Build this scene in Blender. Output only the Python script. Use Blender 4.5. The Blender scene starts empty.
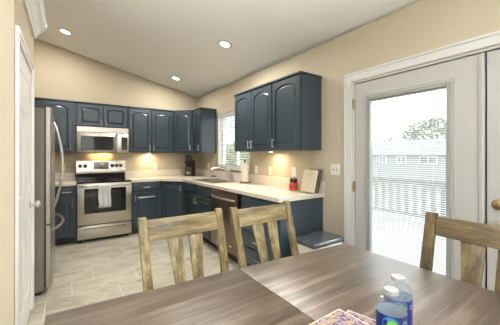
import bpy, bmesh, math, random
from mathutils import Vector, Matrix
random.seed(7)
PI = math.pi
R = math.radians
SC = bpy.context.scene
COL = SC.collection

# ------------------------------------------------------------------ camera
cam_d = bpy.data.cameras.new('camera')
cam_d.sensor_width = 36.0
cam_d.lens = 266.96 / 500 * 36.0
cam_d.shift_y = -(162.5 - 155.8) / 500
cam_d.clip_start = 0.05
cam_d.clip_end = 300
cam = bpy.data.objects.new('camera', cam_d)
COL.objects.link(cam)
cam.location = (-2.2954, -5.3814, 1.3167)
cam.rotation_euler = (PI / 2, 0, -0.6014)
SC.camera = cam

# ------------------------------------------------------------------ sky, exposure
w = bpy.data.worlds.new('sky')
SC.world = w
w.use_nodes = True
bg = w.node_tree.nodes['Background']
bg.inputs['Color'].default_value = (0.97, 0.985, 1.0, 1)
bg.inputs['Strength'].default_value = 3.4
SC.view_settings.view_transform = 'Standard'
SC.view_settings.look = 'None'
SC.view_settings.gamma = 1.0
SC.view_settings.use_curve_mapping = False
SC.view_settings.exposure = 0.28
SC.cycles.max_bounces = 10
SC.cycles.diffuse_bounces = 5
SC.cycles.transparent_max_bounces = 24
SC.cycles.sample_clamp_indirect = 6.0
SC.cycles.caustics_reflective = False
SC.cycles.caustics_refractive = False


def area_light(name, loc, rot, sx, sy, power, color, shape='RECTANGLE', portal=False, spread=PI):
    d = bpy.data.lights.new(name, 'AREA')
    d.shape = shape
    d.size = sx
    d.size_y = sy
    d.energy = power
    d.color = color
    d.spread = spread
    if portal:
        d.cycles.is_portal = True
    o = bpy.data.objects.new(name, d)
    COL.objects.link(o)
    o.location = loc
    o.rotation_euler = rot
    return o


# hazy low sun on the patio side: very soft, seen only as light through the glass
sd = bpy.data.lights.new('hazy_sun', 'SUN')
sd.energy = 8.0
sd.angle = R(55)
sd.color = (0.96, 0.98, 1.0)
so = bpy.data.objects.new('hazy_sun', sd)
COL.objects.link(so)
so.rotation_euler = Vector((.52, -.76, .36)).to_track_quat('Z', 'Y').to_euler()

# daylight through the windows of the dining side (behind the camera) and portals in the two openings in view
area_light('daylight_front_window', (-3.2, -8.44, 1.65), (R(90), 0, 0), 3.6, 1.7, 10, (0.97, 0.98, 1.0))
area_light('daylight_west_window', (-6.44, -5.9, 1.65), (R(90), 0, R(-90)), 2.4, 1.6, 6, (0.97, 0.98, 1.0))
# added fill light, unseen, aimed at the ceiling from behind the camera
area_light('ceiling_bounce_fill', (-2.1, -6.3, 1.6), (R(180 - 12), 0, 0), 1.2, 1.2, 230, (0.93, 0.97, 1.0), spread=R(125))
area_light('sky_portal_door', (0.22, -4.28, 1.2), (R(90), 0, R(90)), 0.62, 1.36, 1, (1, 1, 1), portal=True)
area_light('sky_portal_window', (0.20, -1.52, 1.59), (R(90), 0, R(90)), 1.0, 0.96, 1, (1, 1, 1), portal=True)

# ------------------------------------------------------------------ materials
MATS = {}


def nodes_of(name):
    m = bpy.data.materials.new(name)
    m.use_nodes = True
    nt = m.node_tree
    return m, nt, nt.nodes['Principled BSDF'], nt.nodes, nt.links


def mat(name, col, rough=0.5, metal=0.0, var=0.0, vscale=8.0, stretch=(1, 1, 1), bump=0.0, bscale=60.0,
        coat=0.0, spec=0.5, emit=None, estr=0.0, trans=0.0, ior=1.45):
    m, nt, b, N, L = nodes_of(name)
    b.inputs['Base Color'].default_value = (*col, 1)
    b.inputs['Roughness'].default_value = rough
    b.inputs['Metallic'].default_value = metal
    b.inputs['Specular IOR Level'].default_value = spec
    b.inputs['IOR'].default_value = ior
    if coat:
        b.inputs['Coat Weight'].default_value = coat
        b.inputs['Coat Roughness'].default_value = 0.12
    if trans:
        b.inputs['Transmission Weight'].default_value = trans
    if emit:
        b.inputs['Emission Color'].default_value = (*emit, 1)
        b.inputs['Emission Strength'].default_value = estr
    if var or bump:
        tc = N.new('ShaderNodeTexCoord')
        mp = N.new('ShaderNodeMapping')
        mp.inputs['Scale'].default_value = stretch
        L.new(tc.outputs['Object'], mp.inputs['Vector'])
    if var:
        nz = N.new('ShaderNodeTexNoise')
        nz.inputs['Scale'].default_value = vscale
        nz.inputs['Detail'].default_value = 5
        L.new(mp.outputs[0], nz.inputs['Vector'])
        rp = N.new('ShaderNodeValToRGB')
        rp.color_ramp.elements[0].position = 0.3
        rp.color_ramp.elements[1].position = 0.7
        rp.color_ramp.elements[0].color = (*[c * (1 - var) for c in col], 1)
        rp.color_ramp.elements[1].color = (*[min(1, c * (1 + var)) for c in col], 1)
        L.new(nz.outputs['Fac'], rp.inputs['Fac'])
        L.new(rp.outputs['Color'], b.inputs['Base Color'])
    if bump:
        nb = N.new('ShaderNodeTexNoise')
        nb.inputs['Scale'].default_value = bscale
        nb.inputs['Detail'].default_value = 3
        L.new(mp.outputs[0], nb.inputs['Vector'])
        bp = N.new('ShaderNodeBump')
        bp.inputs['Strength'].default_value = bump
        bp.inputs['Distance'].default_value = 0.01
        L.new(nb.outputs['Fac'], bp.inputs['Height'])
        L.new(bp.outputs['Normal'], b.inputs['Normal'])
    MATS[name] = m
    return m


def wood(name, dark, mid, light, stretch, rough=0.5, bump=0.15, scale=3.0, coat=0.0, coarse=1.0):
    """grain: two stretched noises mixed through one ramp"""
    m, nt, b, N, L = nodes_of(name)
    tc = N.new('ShaderNodeTexCoord')
    oi = N.new('ShaderNodeObjectInfo')
    ad = N.new('ShaderNodeVectorMath')
    ad.operation = 'ADD'
    sc = N.new('ShaderNodeVectorMath')
    sc.operation = 'SCALE'
    sc.inputs['Scale'].default_value = 9.0
    L.new(oi.outputs['Random'], sc.inputs[0])
    L.new(tc.outputs['Object'], ad.inputs[0])
    L.new(sc.outputs[0], ad.inputs[1])
    mp = N.new('ShaderNodeMapping')
    mp.inputs['Scale'].default_value = stretch
    L.new(ad.outputs[0], mp.inputs['Vector'])
    n1 = N.new('ShaderNodeTexNoise')
    n1.inputs['Scale'].default_value = scale
    n1.inputs['Detail'].default_value = 9
    n1.inputs['Roughness'].default_value = 0.68
    n1.inputs['Distortion'].default_value = 0.6
    L.new(mp.outputs[0], n1.inputs['Vector'])
    n2 = N.new('ShaderNodeTexNoise')
    n2.inputs['Scale'].default_value = scale * 0.28 * coarse
    n2.inputs['Detail'].default_value = 3
    L.new(mp.outputs[0], n2.inputs['Vector'])
    mx = N.new('ShaderNodeMix')
    mx.inputs[0].default_value = 0.45
    L.new(n1.outputs['Fac'], mx.inputs[2])
    L.new(n2.outputs['Fac'], mx.inputs[3])
    rp = N.new('ShaderNodeValToRGB')
    e = rp.color_ramp.elements
    e[0].position, e[0].color = 0.36, (*dark, 1)
    e[1].position, e[1].color = 0.64, (*light, 1)
    k = e.new(0.5)
    k.color = (*mid, 1)
    L.new(mx.outputs[0], rp.inputs['Fac'])
    L.new(rp.outputs['Color'], b.inputs['Base Color'])
    b.inputs['Roughness'].default_value = rough
    if coat:
        b.inputs['Coat Weight'].default_value = coat
        b.inputs['Coat Roughness'].default_value = 0.42
    bp = N.new('ShaderNodeBump')
    bp.inputs['Strength'].default_value = bump
    bp.inputs['Distance'].default_value = 0.004
    L.new(n1.outputs['Fac'], bp.inputs['Height'])
    L.new(bp.outputs['Normal'], b.inputs['Normal'])
    MATS[name] = m
    return m


def glass_pane(name, tint=(0.96, 0.98, 0.98), haze=0.0):
    m, nt, b, N, L = nodes_of(name)
    N.remove(b)
    out = N['Material Output']
    t = N.new('ShaderNodeBsdfTransparent')
    t.inputs['Color'].default_value = (*tint, 1)
    g = N.new('ShaderNodeBsdfGlossy')
    g.inputs['Roughness'].default_value = 0.02
    mx = N.new('ShaderNodeMixShader')
    lw = N.new('ShaderNodeLayerWeight')
    lw.inputs['Blend'].default_value = 0.5
    pw5 = N.new('ShaderNodeMath')
    pw5.operation = 'POWER'
    pw5.inputs[1].default_value = 5.0
    L.new(lw.outputs['Facing'], pw5.inputs[0])
    sch = N.new('ShaderNodeMath')
    sch.operation = 'MULTIPLY_ADD'
    sch.inputs[1].default_value = 0.9
    sch.inputs[2].default_value = 0.03
    L.new(pw5.outputs[0], sch.inputs[0])
    L.new(sch.outputs[0], mx.inputs[0])
    L.new(t.outputs[0], mx.inputs[1])
    L.new(g.outputs[0], mx.inputs[2])
    last = mx
    if haze:
        tl = N.new('ShaderNodeBsdfTranslucent')
        tl.inputs['Color'].default_value = (0.9, 0.92, 0.92, 1)
        m2 = N.new('ShaderNodeMixShader')
        m2.inputs[0].default_value = haze
        L.new(mx.outputs[0], m2.inputs[1])
        L.new(tl.outputs[0], m2.inputs[2])
        last = m2
    L.new(last.outputs[0], out.inputs['Surface'])
    MATS[name] = m
    return m


def tile_floor(name):
    """12x24 inch stone-look tile, each row stepped by a third"""
    m, nt, b, N, L = nodes_of(name)
    tc = N.new('ShaderNodeTexCoord')
    sp = N.new('ShaderNodeSeparateXYZ')
    L.new(tc.outputs['Object'], sp.inputs[0])

    def mth(op, a, bb=None, c=None):
        n = N.new('ShaderNodeMath')
        n.operation = op
        for i, v in enumerate((a, bb, c)):
            if v is None:
                continue
            if isinstance(v, (int, float)):
                n.inputs[i].default_value = v
            else:
                L.new(v, n.inputs[i])
        return n.outputs[0]
    PH, PW, GR = 0.316, 0.597, 0.0045
    yv = mth('DIVIDE', mth('ADD', sp.outputs['Y'], 2.355), PH)
    row = mth('FLOOR', yv)
    fy = mth('FRACT', yv)
    xv = mth('DIVIDE', mth('SUBTRACT', mth('ADD', sp.outputs['X'], 2.253), mth('MULTIPLY', row, PW / 3)), PW)
    colm = mth('FLOOR', xv)
    fx = mth('FRACT', xv)
    ey = mth('MULTIPLY', mth('MINIMUM', fy, mth('SUBTRACT', 1.0, fy)), PH)
    ex = mth('MULTIPLY', mth('MINIMUM', fx, mth('SUBTRACT', 1.0, fx)), PW)
    edge = mth('MINIMUM', ex, ey)
    grout = mth('LESS_THAN', edge, GR)
    cb = N.new('ShaderNodeCombineXYZ')
    L.new(colm, cb.inputs[0])
    L.new(row, cb.inputs[1])
    wn = N.new('ShaderNodeTexWhiteNoise')
    L.new(cb.outputs[0], wn.inputs['Vector'])
    off = N.new('ShaderNodeVectorMath')
    off.operation = 'MULTIPLY_ADD'
    off.inputs[1].default_value = (7, 7, 7)
    L.new(wn.outputs['Color'], off.inputs[0])
    L.new(tc.outputs['Object'], off.inputs[2])
    mp = N.new('ShaderNodeMapping')
    mp.inputs['Scale'].default_value = (1.2, 3.6, 1)
    mp.inputs['Rotation'].default_value = (0, 0, R(9))
    L.new(off.outputs[0], mp.inputs['Vector'])
    nz = N.new('ShaderNodeTexNoise')
    nz.inputs['Scale'].default_value = 2.2
    nz.inputs['Detail'].default_value = 7
    nz.inputs['Roughness'].default_value = 0.62
    nz.inputs['Distortion'].default_value = 1.1
    L.new(mp.outputs[0], nz.inputs['Vector'])
    rp = N.new('ShaderNodeValToRGB')
    e = rp.color_ramp.elements
    e[0].position, e[0].color = 0.33, (0.32, 0.285, 0.215, 1)
    e[1].position, e[1].color = 0.68, (0.56, 0.52, 0.43, 1)
    k = e.new(0.5)
    k.color = (0.475, 0.435, 0.35, 1)
    L.new(nz.outputs['Fac'], rp.inputs['Fac'])
    hs = N.new('ShaderNodeHueSaturation')
    L.new(rp.outputs['Color'], hs.inputs['Color'])
    L.new(mth('MULTIPLY_ADD', wn.outputs['Value'], 0.16, 0.92), hs.inputs['Value'])
    mx = N.new('ShaderNodeMix')
    mx.data_type = 'RGBA'
    L.new(grout, mx.inputs[0])
    L.new(hs.outputs[0], mx.inputs[6])
    mx.inputs[7].default_value = (0.62, 0.59, 0.52, 1)
    L.new(mx.outputs[2], b.inputs['Base Color'])
    L.new(mth('MULTIPLY_ADD', grout, 0.3, 0.42), b.inputs['Roughness'])
    bp = N.new('ShaderNodeBump')
    bp.inputs['Strength'].default_value = 0.25
    bp.inputs['Distance'].default_value = 0.003
    L.new(mth('SUBTRACT', 1.0, grout), bp.inputs['Height'])
    L.new(bp.outputs['Normal'], b.inputs['Normal'])
    MATS[name] = m


def print_pattern(name):
    """tan paper with a purple scrolling print"""
    m, nt, b, N, L = nodes_of(name)
    tc = N.new('ShaderNodeTexCoord')
    nz = N.new('ShaderNodeTexNoise')
    nz.inputs['Scale'].default_value = 42
    nz.inputs['Detail'].default_value = 2.5
    nz.inputs['Distortion'].default_value = 2.2
    L.new(tc.outputs['Object'], nz.inputs['Vector'])
    rp = N.new('ShaderNodeValToRGB')
    rp.color_ramp.interpolation = 'CONSTANT'
    e = rp.color_ramp.elements
    e[0].position, e[0].color = 0.0, (0.075, 0.045, 0.15, 1)
    e[1].position, e[1].color = 0.46, (0.33, 0.245, 0.135, 1)
    k = e.new(0.58)
    k.color = (0.39, 0.30, 0.18, 1)
    k = e.new(0.62)
    k.color = (0.15, 0.10, 0.23, 1)
    L.new(nz.outputs['Fac'], rp.inputs['Fac'])
    L.new(rp.outputs['Color'], b.inputs['Base Color'])
    b.inputs['Roughness'].default_value = 0.6
    MATS[name] = m


mat('wall_paint', (0.49, 0.425, 0.312), 0.75, var=0.02, vscale=3, bump=0.10, bscale=140)
mat('ceiling_paint', (0.9, 0.885, 0.86), 0.8, bump=0.35, bscale=55)
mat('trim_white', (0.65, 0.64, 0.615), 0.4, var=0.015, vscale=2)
mat('trim_white_lit', (0.82, 0.815, 0.795), 0.4, var=0.01, vscale=2)  # trim white lightened: daylight on the pantry put into the paint
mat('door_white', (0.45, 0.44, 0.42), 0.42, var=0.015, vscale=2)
mat('frame_grey', (0.27, 0.275, 0.25), 0.45, var=0.03, vscale=5)
mat('cabinet_paint', (0.031, 0.047, 0.061), 0.28, var=0.05, vscale=4, bump=0.03, bscale=90)
mat('toe_black', (0.02, 0.02, 0.022), 0.6, var=0.1)
mat('nickel', (0.60, 0.57, 0.52), 0.28, 1.0, var=0.04, vscale=20)
mat('brass', (0.42, 0.32, 0.15), 0.3, 1.0, var=0.08, vscale=20)
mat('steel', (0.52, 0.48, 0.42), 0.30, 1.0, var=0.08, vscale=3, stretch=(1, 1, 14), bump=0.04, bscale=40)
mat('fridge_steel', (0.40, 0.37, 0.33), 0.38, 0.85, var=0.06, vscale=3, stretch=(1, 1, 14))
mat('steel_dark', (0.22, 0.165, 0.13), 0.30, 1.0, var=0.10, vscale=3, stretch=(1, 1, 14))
mat('fridge_side', (0.16, 0.138, 0.112), 0.5, var=0.05, vscale=5, bump=0.06, bscale=200)
mat('black_glass', (0.012, 0.012, 0.013), 0.06, var=0.05)
mat('black_plastic', (0.025, 0.025, 0.027), 0.4, var=0.1)
mat('oven_glass', (0.02, 0.022, 0.02), 0.05, var=0.1)
mat('amber_display', (0.1, 0.02, 0.0), 0.3, var=0.1, emit=(1.0, 0.25, 0.05), estr=1.2)
mat('counter', (0.68, 0.62, 0.53), 0.32, var=0.05, vscale=45, bump=0.0)
mat('plate_white', (0.76, 0.74, 0.70), 0.35, var=0.01)
mat('slot_dark', (0.12, 0.11, 0.10), 0.5, var=0.05)
mat('blind_white', (0.66, 0.655, 0.64), 0.5, var=0.01)
_nt = MATS['blind_white'].node_tree
_tl = _nt.nodes.new('ShaderNodeBsdfTranslucent')
_tl.inputs['Color'].default_value = (0.9, 0.88, 0.84, 1)
_mx = _nt.nodes.new('ShaderNodeMixShader')
_mx.inputs[0].default_value = 0.30
_nt.links.new(_nt.nodes['Principled BSDF'].outputs[0], _mx.inputs[1])
_nt.links.new(_tl.outputs[0], _mx.inputs[2])
_nt.links.new(_mx.outputs[0], _nt.nodes['Material Output'].inputs['Surface'])
mat('vinyl_white', (0.82, 0.82, 0.80), 0.35, var=0.01)
mat('towel_cloth', (0.60, 0.60, 0.59), 0.95, var=0.06, vscale=90, bump=0.4, bscale=260)
mat('paper_towel', (0.80, 0.76, 0.68), 0.95, var=0.03, vscale=40, bump=0.3, bscale=90)
mat('red_wax', (0.56, 0.035, 0.02), 0.18, var=0.12, vscale=14, coat=0.8)
mat('jar_lid', (0.04, 0.035, 0.03), 0.45, 0.6, var=0.2, vscale=30)
mat('jar_print', (0.20, 0.05, 0.03), 0.5, var=0.1)
mat('book_cover', (0.58, 0.52, 0.37), 0.65, var=0.03, vscale=20, bump=0.1, bscale=300)
mat('book_pages', (0.76, 0.72, 0.60), 0.8, var=0.05, vscale=60, stretch=(1, 8, 1))
mat('book_ink', (0.30, 0.25, 0.16), 0.7, var=0.05)
mat('dark_cover', (0.10, 0.075, 0.05), 0.5, var=0.15, vscale=12)
mat('bin_steel', (0.76, 0.745, 0.72), 0.35, 0.25, var=0.05, vscale=4, stretch=(1, 1, 10))
mat('bin_lid', (0.055, 0.06, 0.07), 0.22, var=0.1)
mat('lens_glow', (1, 0.96, 0.88), 0.5, var=0.01, emit=(1.0, 0.93, 0.82), estr=9.0)
mat('lamp_glow', (1, 0.8, 0.6), 0.5, var=0.01, emit=(1.0, 0.6, 0.25), estr=2.0)
mat('puck_glow', (1, 0.9, 0.75), 0.5, var=0.01, emit=(1.0, 0.85, 0.6), estr=12.0)
mat('bottle_cap', (0.36, 0.36, 0.355), 0.45, var=0.02, bump=0.2, bscale=180)
mat('bottle_label', (0.012, 0.022, 0.15), 0.3, var=0.25, vscale=30)
mat('label_lining', (0.55, 0.60, 0.68), 0.5, var=0.03)
mat('label_light_blue', (0.05, 0.25, 0.55), 0.3, var=0.1)
mat('label_green', (0.16, 0.50, 0.06), 0.3, var=0.12, vscale=30)
mat('label_print_white', (0.75, 0.78, 0.82), 0.4, var=0.02)

mat('paper_edge', (0.6, 0.54, 0.47), 0.7, var=0.02)
print_pattern('purple_print')
tile_floor('floor_tile')
glass_pane('glass_clear')
glass_pane('bottle_body', (0.93, 0.965, 1.0), haze=0.16)
glass_pane('glass_glare', (0.97, 0.98, 0.98), haze=0.055)  # translucent veil in the pane stands in for outdoor glare
CH_D, CH_M, CH_L = (0.035, 0.023, 0.007), (0.150, 0.108, 0.042), (0.30, 0.24, 0.125)
wood('chair_wood_z', CH_D, CH_M, CH_L, (30, 30, 3.2), 0.5, 0.3)
wood('chair_wood_x', CH_D, CH_M, CH_L, (3.2, 30, 30), 0.5, 0.3)
DC_D, DC_M, DC_L = (0.022, 0.014, 0.005), (0.085, 0.056, 0.022), (0.165, 0.120, 0.055)  # darker set of the chair wood colours, for the wide chair
wood('walnut_wood_z', DC_D, DC_M, DC_L, (30, 30, 3.2), 0.5, 0.3)
wood('walnut_wood_x', DC_D, DC_M, DC_L, (3.2, 30, 30), 0.5, 0.3)
wood('table_wood', (0.018, 0.010, 0.006), (0.080, 0.050, 0.033), (0.20, 0.150, 0.112), (1.1, 26, 26), 0.36, 0.3, 3.0, coarse=1.2, coat=1.0)
wood('block_wood', (0.02, 0.015, 0.012), (0.03, 0.022, 0.018), (0.05, 0.04, 0.03), (10, 10, 2), 0.4)
wood('holder_wood', (0.10, 0.06, 0.03), (0.17, 0.10, 0.05), (0.25, 0.16, 0.08), (10, 2, 10), 0.4)
mat('deck_boards', (0.22, 0.215, 0.21), 0.8, var=0.12, vscale=3, stretch=(1, 9, 1))
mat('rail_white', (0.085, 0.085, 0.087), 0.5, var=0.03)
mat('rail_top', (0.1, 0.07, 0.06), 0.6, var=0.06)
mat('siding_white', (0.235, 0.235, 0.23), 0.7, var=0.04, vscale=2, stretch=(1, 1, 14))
mat('roof_grey', (0.14, 0.14, 0.142), 0.9, var=0.12, vscale=8)
mat('house_glass', (0.10, 0.11, 0.13), 0.15, var=0.1)
mat('lawn', (0.14, 0.145, 0.13), 0.95, var=0.25, vscale=1.5)
mat('leaf_green', (0.1, 0.135, 0.06), 0.8, var=0.4, vscale=6)
mat('leaf_yellow', (0.144, 0.162, 0.048), 0.8, var=0.35, vscale=6)
mat('leaf_pale', (0.22, 0.26, 0.14), 0.8, var=0.3, vscale=6)
mat('bark', (0.12, 0.09, 0.06), 0.9, var=0.2, vscale=8)


# ------------------------------------------------------------------ geometry helpers
class MB:
    def __init__(self):
        self.bm = bmesh.new()

    def box(self, x0, x1, y0, y1, z0, z1, bev=0.0, seg=1):
        x0, x1 = min(x0, x1), max(x0, x1)
        y0, y1 = min(y0, y1), max(y0, y1)
        z0, z1 = min(z0, z1), max(z0, z1)
        v = [self.bm.verts.new(p) for p in ((x0, y0, z0), (x1, y0, z0), (x1, y1, z0), (x0, y1, z0),
                                            (x0, y0, z1), (x1, y0, z1), (x1, y1, z1), (x0, y1, z1))]
        fs = [self.bm.faces.new([v[i] for i in q]) for q in
              ((3, 2, 1, 0), (4, 5, 6, 7), (0, 1, 5, 4), (1, 2, 6, 5), (2, 3, 7, 6), (3, 0, 4, 7))]
        if bev > 0:
            es = list({e for f in fs for e in f.edges})
            bmesh.ops.bevel(self.bm, geom=es, offset=bev, segments=seg, affect='EDGES', profile=0.5)
        return self

    def hexa(self, pts, bev=0.0):
        """8 corner points, bottom loop then top loop"""
        v = [self.bm.verts.new(p) for p in pts]
        fs = [self.bm.faces.new([v[i] for i in q]) for q in
              ((3, 2, 1, 0), (4, 5, 6, 7), (0, 1, 5, 4), (1, 2, 6, 5), (2, 3, 7, 6), (3, 0, 4, 7))]
        if bev > 0:
            es = list({e for f in fs for e in f.edges})
            bmesh.ops.bevel(self.bm, geom=es, offset=bev, segments=1, affect='EDGES', profile=0.5)
        return self

    def prism(self, pts, z0, z1):
        n = len(pts)
        a = [self.bm.verts.new((p[0], p[1], z0)) for p in pts]
        b = [self.bm.verts.new((p[0], p[1], z1)) for p in pts]
        self.bm.faces.new(a[::-1])
        self.bm.faces.new(b)
        for i in range(n):
            self.bm.faces.new((a[i], a[(i + 1) % n], b[(i + 1) % n], b[i]))
        return self

    def extr(self, pts3, d):
        """closed polygon of 3-D points swept along vector d"""
        n = len(pts3)
        d = Vector(d)
        a = [self.bm.verts.new(p) for p in pts3]
        b = [self.bm.verts.new(Vector(p) + d) for p in pts3]
        self.bm.faces.new(a[::-1])
        self.bm.faces.new(b)
        for i in range(n):
            self.bm.faces.new((a[i], a[(i + 1) % n], b[(i + 1) % n], b[i]))
        return self

    def rings(self, rs, cap0=True, cap1=True):
        vs = [[self.bm.verts.new(p) for p in r] for r in rs]
        n = len(vs[0])
        for a, b in zip(vs, vs[1:]):
            for i in range(n):
                self.bm.faces.new((a[i], a[(i + 1) % n], b[(i + 1) % n], b[i]))
        if cap0:
            self.bm.faces.new(vs[0][::-1])
        if cap1:
            self.bm.faces.new(vs[-1])
        return self

    def lathe(self, prof, n=24, c=(0, 0, 0), cap0=True, cap1=True):
        rs = []
        for r, z in prof:
            r = max(r, 1e-4)
            rs.append([(c[0] + r * math.cos(2 * PI * i / n), c[1] + r * math.sin(2 * PI * i / n), c[2] + z) for i in range(n)])
        return self.rings(rs, cap0, cap1)

    def tube(self, pts, r, n=10):
        pts = [Vector(p) for p in pts]
        rad = r if isinstance(r, (list, tuple)) else [r] * len(pts)
        rs = []
        up = None
        for i, p in enumerate(pts):
            t = (pts[min(i + 1, len(pts) - 1)] - pts[max(i - 1, 0)]).normalized()
            if up is None:
                a = Vector((0, 0, 1)) if abs(t.z) < 0.9 else Vector((1, 0, 0))
                up = (a - t * a.dot(t)).normalized()
            else:
                up = (up - t * up.dot(t)).normalized()
            s = t.cross(up)
            rs.append([p + (up * math.cos(2 * PI * k / n) + s * math.sin(2 * PI * k / n)) * rad[i] for k in range(n)])
        return self.rings(rs)

    def build(self, name, m, parent=None, loc=None, rotz=0.0, smooth=40):
        bmesh.ops.recalc_face_normals(self.bm, faces=self.bm.faces[:])
        me = bpy.data.meshes.new(name)
        self.bm.to_mesh(me)
        self.bm.free()
        me.materials.append(MATS[m])
        if smooth:
            me.polygons.foreach_set('use_smooth', [True] * len(me.polygons))
            me.set_sharp_from_angle(angle=R(smooth))
        o = bpy.data.objects.new(name, me)
        COL.objects.link(o)
        if parent is not None:
            o.parent = parent
        if loc is not None:
            o.location = loc
        o.rotation_euler = (0, 0, rotz)
        return o


def scale_mb(mm, k):
    for v in mm.bm.verts:
        v.co *= k


def thing(name, label, cat, loc=(0, 0, 0), rotz=0.0, group=None):
    o = bpy.data.objects.new(name, None)
    o.empty_display_size = 0.05
    COL.objects.link(o)
    o.location = loc
    o.rotation_euler = (0, 0, rotz)
    o['label'] = label
    o['category'] = cat
    if group:
        o['group'] = group
    return o


def tag(o, label, cat, group=None):
    o['label'] = label
    o['category'] = cat
    if group:
        o['group'] = group
    return o


def struct(o):
    o['kind'] = 'structure'
    return o


def dup(root, label, loc, rotz=None, group=None):
    def rec(o, par):
        c = o.copy()
        COL.objects.link(c)
        if par is not None:
            c.parent = par
        for ch in o.children:
            if ch.type != 'LIGHT':
                rec(ch, c)
        return c
    r = rec(root, None)
    r.location = loc
    if rotz is not None:
        r.rotation_euler = (0, 0, rotz)
    r['label'] = label
    if group:
        r['group'] = group
    return r


# ------------------------------------------------------------------ room shell
ZC, SL = 2.57, 0.222            # ceiling height at the right wall, slope up to the left


def zc(x):
    return ZC - SL * x


KX, PX, PY0, PY1 = -3.25, -2.550, -3.312, -2.205     # kitchen left wall, pantry face, pantry near / far corner
WX, FY = -6.5, -8.5
struct(MB().prism([(WX, FY), (0, FY), (0, 0), (WX, 0)], -0.12, 0).build('floor', 'floor_tile'))
m = MB()
m.extr([(WX - .2, FY - .2, zc(WX - .2)), (0.2, FY - .2, zc(.2)), (0.2, FY - .2, zc(.2) + .1), (WX - .2, FY - .2, zc(WX - .2) + .1)], (0, 8.9, 0))
struct(m.build('ceiling', 'ceiling_paint'))
m = MB()
m.extr([(WX - .15, 0, 0), (0.15, 0, 0), (0.15, 0, zc(.15)), (WX - .15, 0, zc(WX - .15))], (0, 0.15, 0))
struct(m.build('wall_back', 'wall_paint'))
# right wall with the sink window and the french door opening
WY0, WY1, WZ0, WZ1 = -0.995, -2.03, 1.10, 2.085
DY0, DY1, DZ = -3.80, -5.74, 2.034
m = MB()
for y0, y1, z0, z1 in ((WY0, 0, 0, ZC), (WY1, WY0, 0, WZ0), (WY1, WY0, WZ1, ZC), (DY0, WY1, 0, ZC), (DY1, DY0, DZ, ZC), (FY - .15, DY1, 0, ZC)):
    m.box(0, 0.15, y0, y1, z0, z1 - (0.033 if z1 == ZC else 0))
struct(m.build('wall_right', 'wall_paint'))
m = MB()
m.box(KX - 0.12, KX, PY0 + .1, 0, 0, zc(KX) - 0.0)
struct(m.build('wall_left', 'wall_paint'))
# pantry box: a full wall on its near side, 2.55 m high face with the door
m = MB()
PD0, PD1, PDZ = -3.235, -2.452, 2.030      # pantry door opening
m.box(PX - .1, PX, PY0, PD0, 0, 2.55)
m.box(PX - .1, PX, PD1, PY1, 0, 2.55)
m.box(PX - .1, PX, PD0, PD1, PDZ, 2.55)
m.box(WX, PX - .1, PY0, PY0 + .1, 0, 2.55)
m.box(KX, PX - .1, PY1 - .1, PY1, 0, 2.55)
m.box(KX, PX - .1, PY0 + .1, PY1 - .1, 2.45, 2.55)
struct(m.build('wall_pantry', 'wall_paint'))
m = MB()
m.box(WX, KX - .12, PY0 + .1, PY0 + .2, 2.55, zc(WX))
struct(m.build('wall_upper', 'wall_paint'))
# walls behind the camera, each with a wide window
m = MB()
fx0, fx1, fz0, fz1 = -5.1, -1.3, 0.75, 2.55
m.box(WX - .15, fx0, FY - .15, FY, 0, 2.6)
m.box(fx1, 0, FY - .15, FY, 0, 2.5)
m.box(fx0, fx1, FY - .15, FY, 0, fz0)
m.box(fx0, fx1, FY - .15, FY, fz1, 2.85)
m.extr([(WX - .15, FY - .15, 2.6), (fx0, FY - .15, 2.6), (fx0, FY - .15, zc(fx0)), (WX - .15, FY - .15, zc(WX - .15))], (0, .15, 0))
m.extr([(fx0, FY - .15, 2.85), (fx1, FY - .15, 2.85), (fx1, FY - .15, zc(fx1)), (fx0, FY - .15, zc(fx0))], (0, .15, 0))
m.extr([(fx1, FY - .15, 2.5), (0, FY - .15, 2.5), (0, FY - .15, zc(0)), (fx1, FY - .15, zc(fx1))], (0, .15, 0))
struct(m.build('wall_front', 'wall_paint'))
m = MB()
m.box(WX - .15, WX, FY, -7.2, 0, zc(WX))
m.box(WX - .15, WX, -4.6, 0, 0, zc(WX))
m.box(WX - .15, WX, -7.2, -4.6, 0, 0.75)
m.box(WX - .15, WX, -7.2, -4.6, 2.55, zc(WX))
struct(m.build('wall_west', 'wall_paint'))


def picture_window(name, ax, lo, hi, z0, z1, pos, n):
    """frame with mullions and a pane; ax='x' runs along x"""
    def bx(mm, a0, a1, c0, c1, d0, d1):
        if ax == 'x':
            mm.box(a0, a1, d0, d1, c0, c1, .004)
        else:
            mm.box(d0, d1, a0, a1, c0, c1, .004)
    mm = MB()
    bx(mm, lo, hi, z0, z0 + .06, pos - .03, pos + .03)
    bx(mm, lo, hi, z1 - .06, z1, pos - .03, pos + .03)
    for i in range(n + 1):
        a = lo + (hi - lo) * i / n
        a0, a1 = (a, a + .06) if i == 0 else ((a - .06, a) if i == n else (a - .03, a + .03))
        bx(mm, a0, a1, z0 + .06, z1 - .06, pos - .03, pos + .03)
    o = struct(mm.build(name, 'vinyl_white'))
    g = MB()
    bx(g, lo + .06, hi - .06, z0 + .06, z1 - .06, pos - .045, pos - .04)
    g.build('window_pane', 'glass_clear', o)
    return o


picture_window('window_2', 'x', fx0, fx1, fz0, fz1, FY - .07, 3)
picture_window('window_3', 'y', -7.2, -4.6, 0.75, 2.55, WX - .07, 2)

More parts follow.
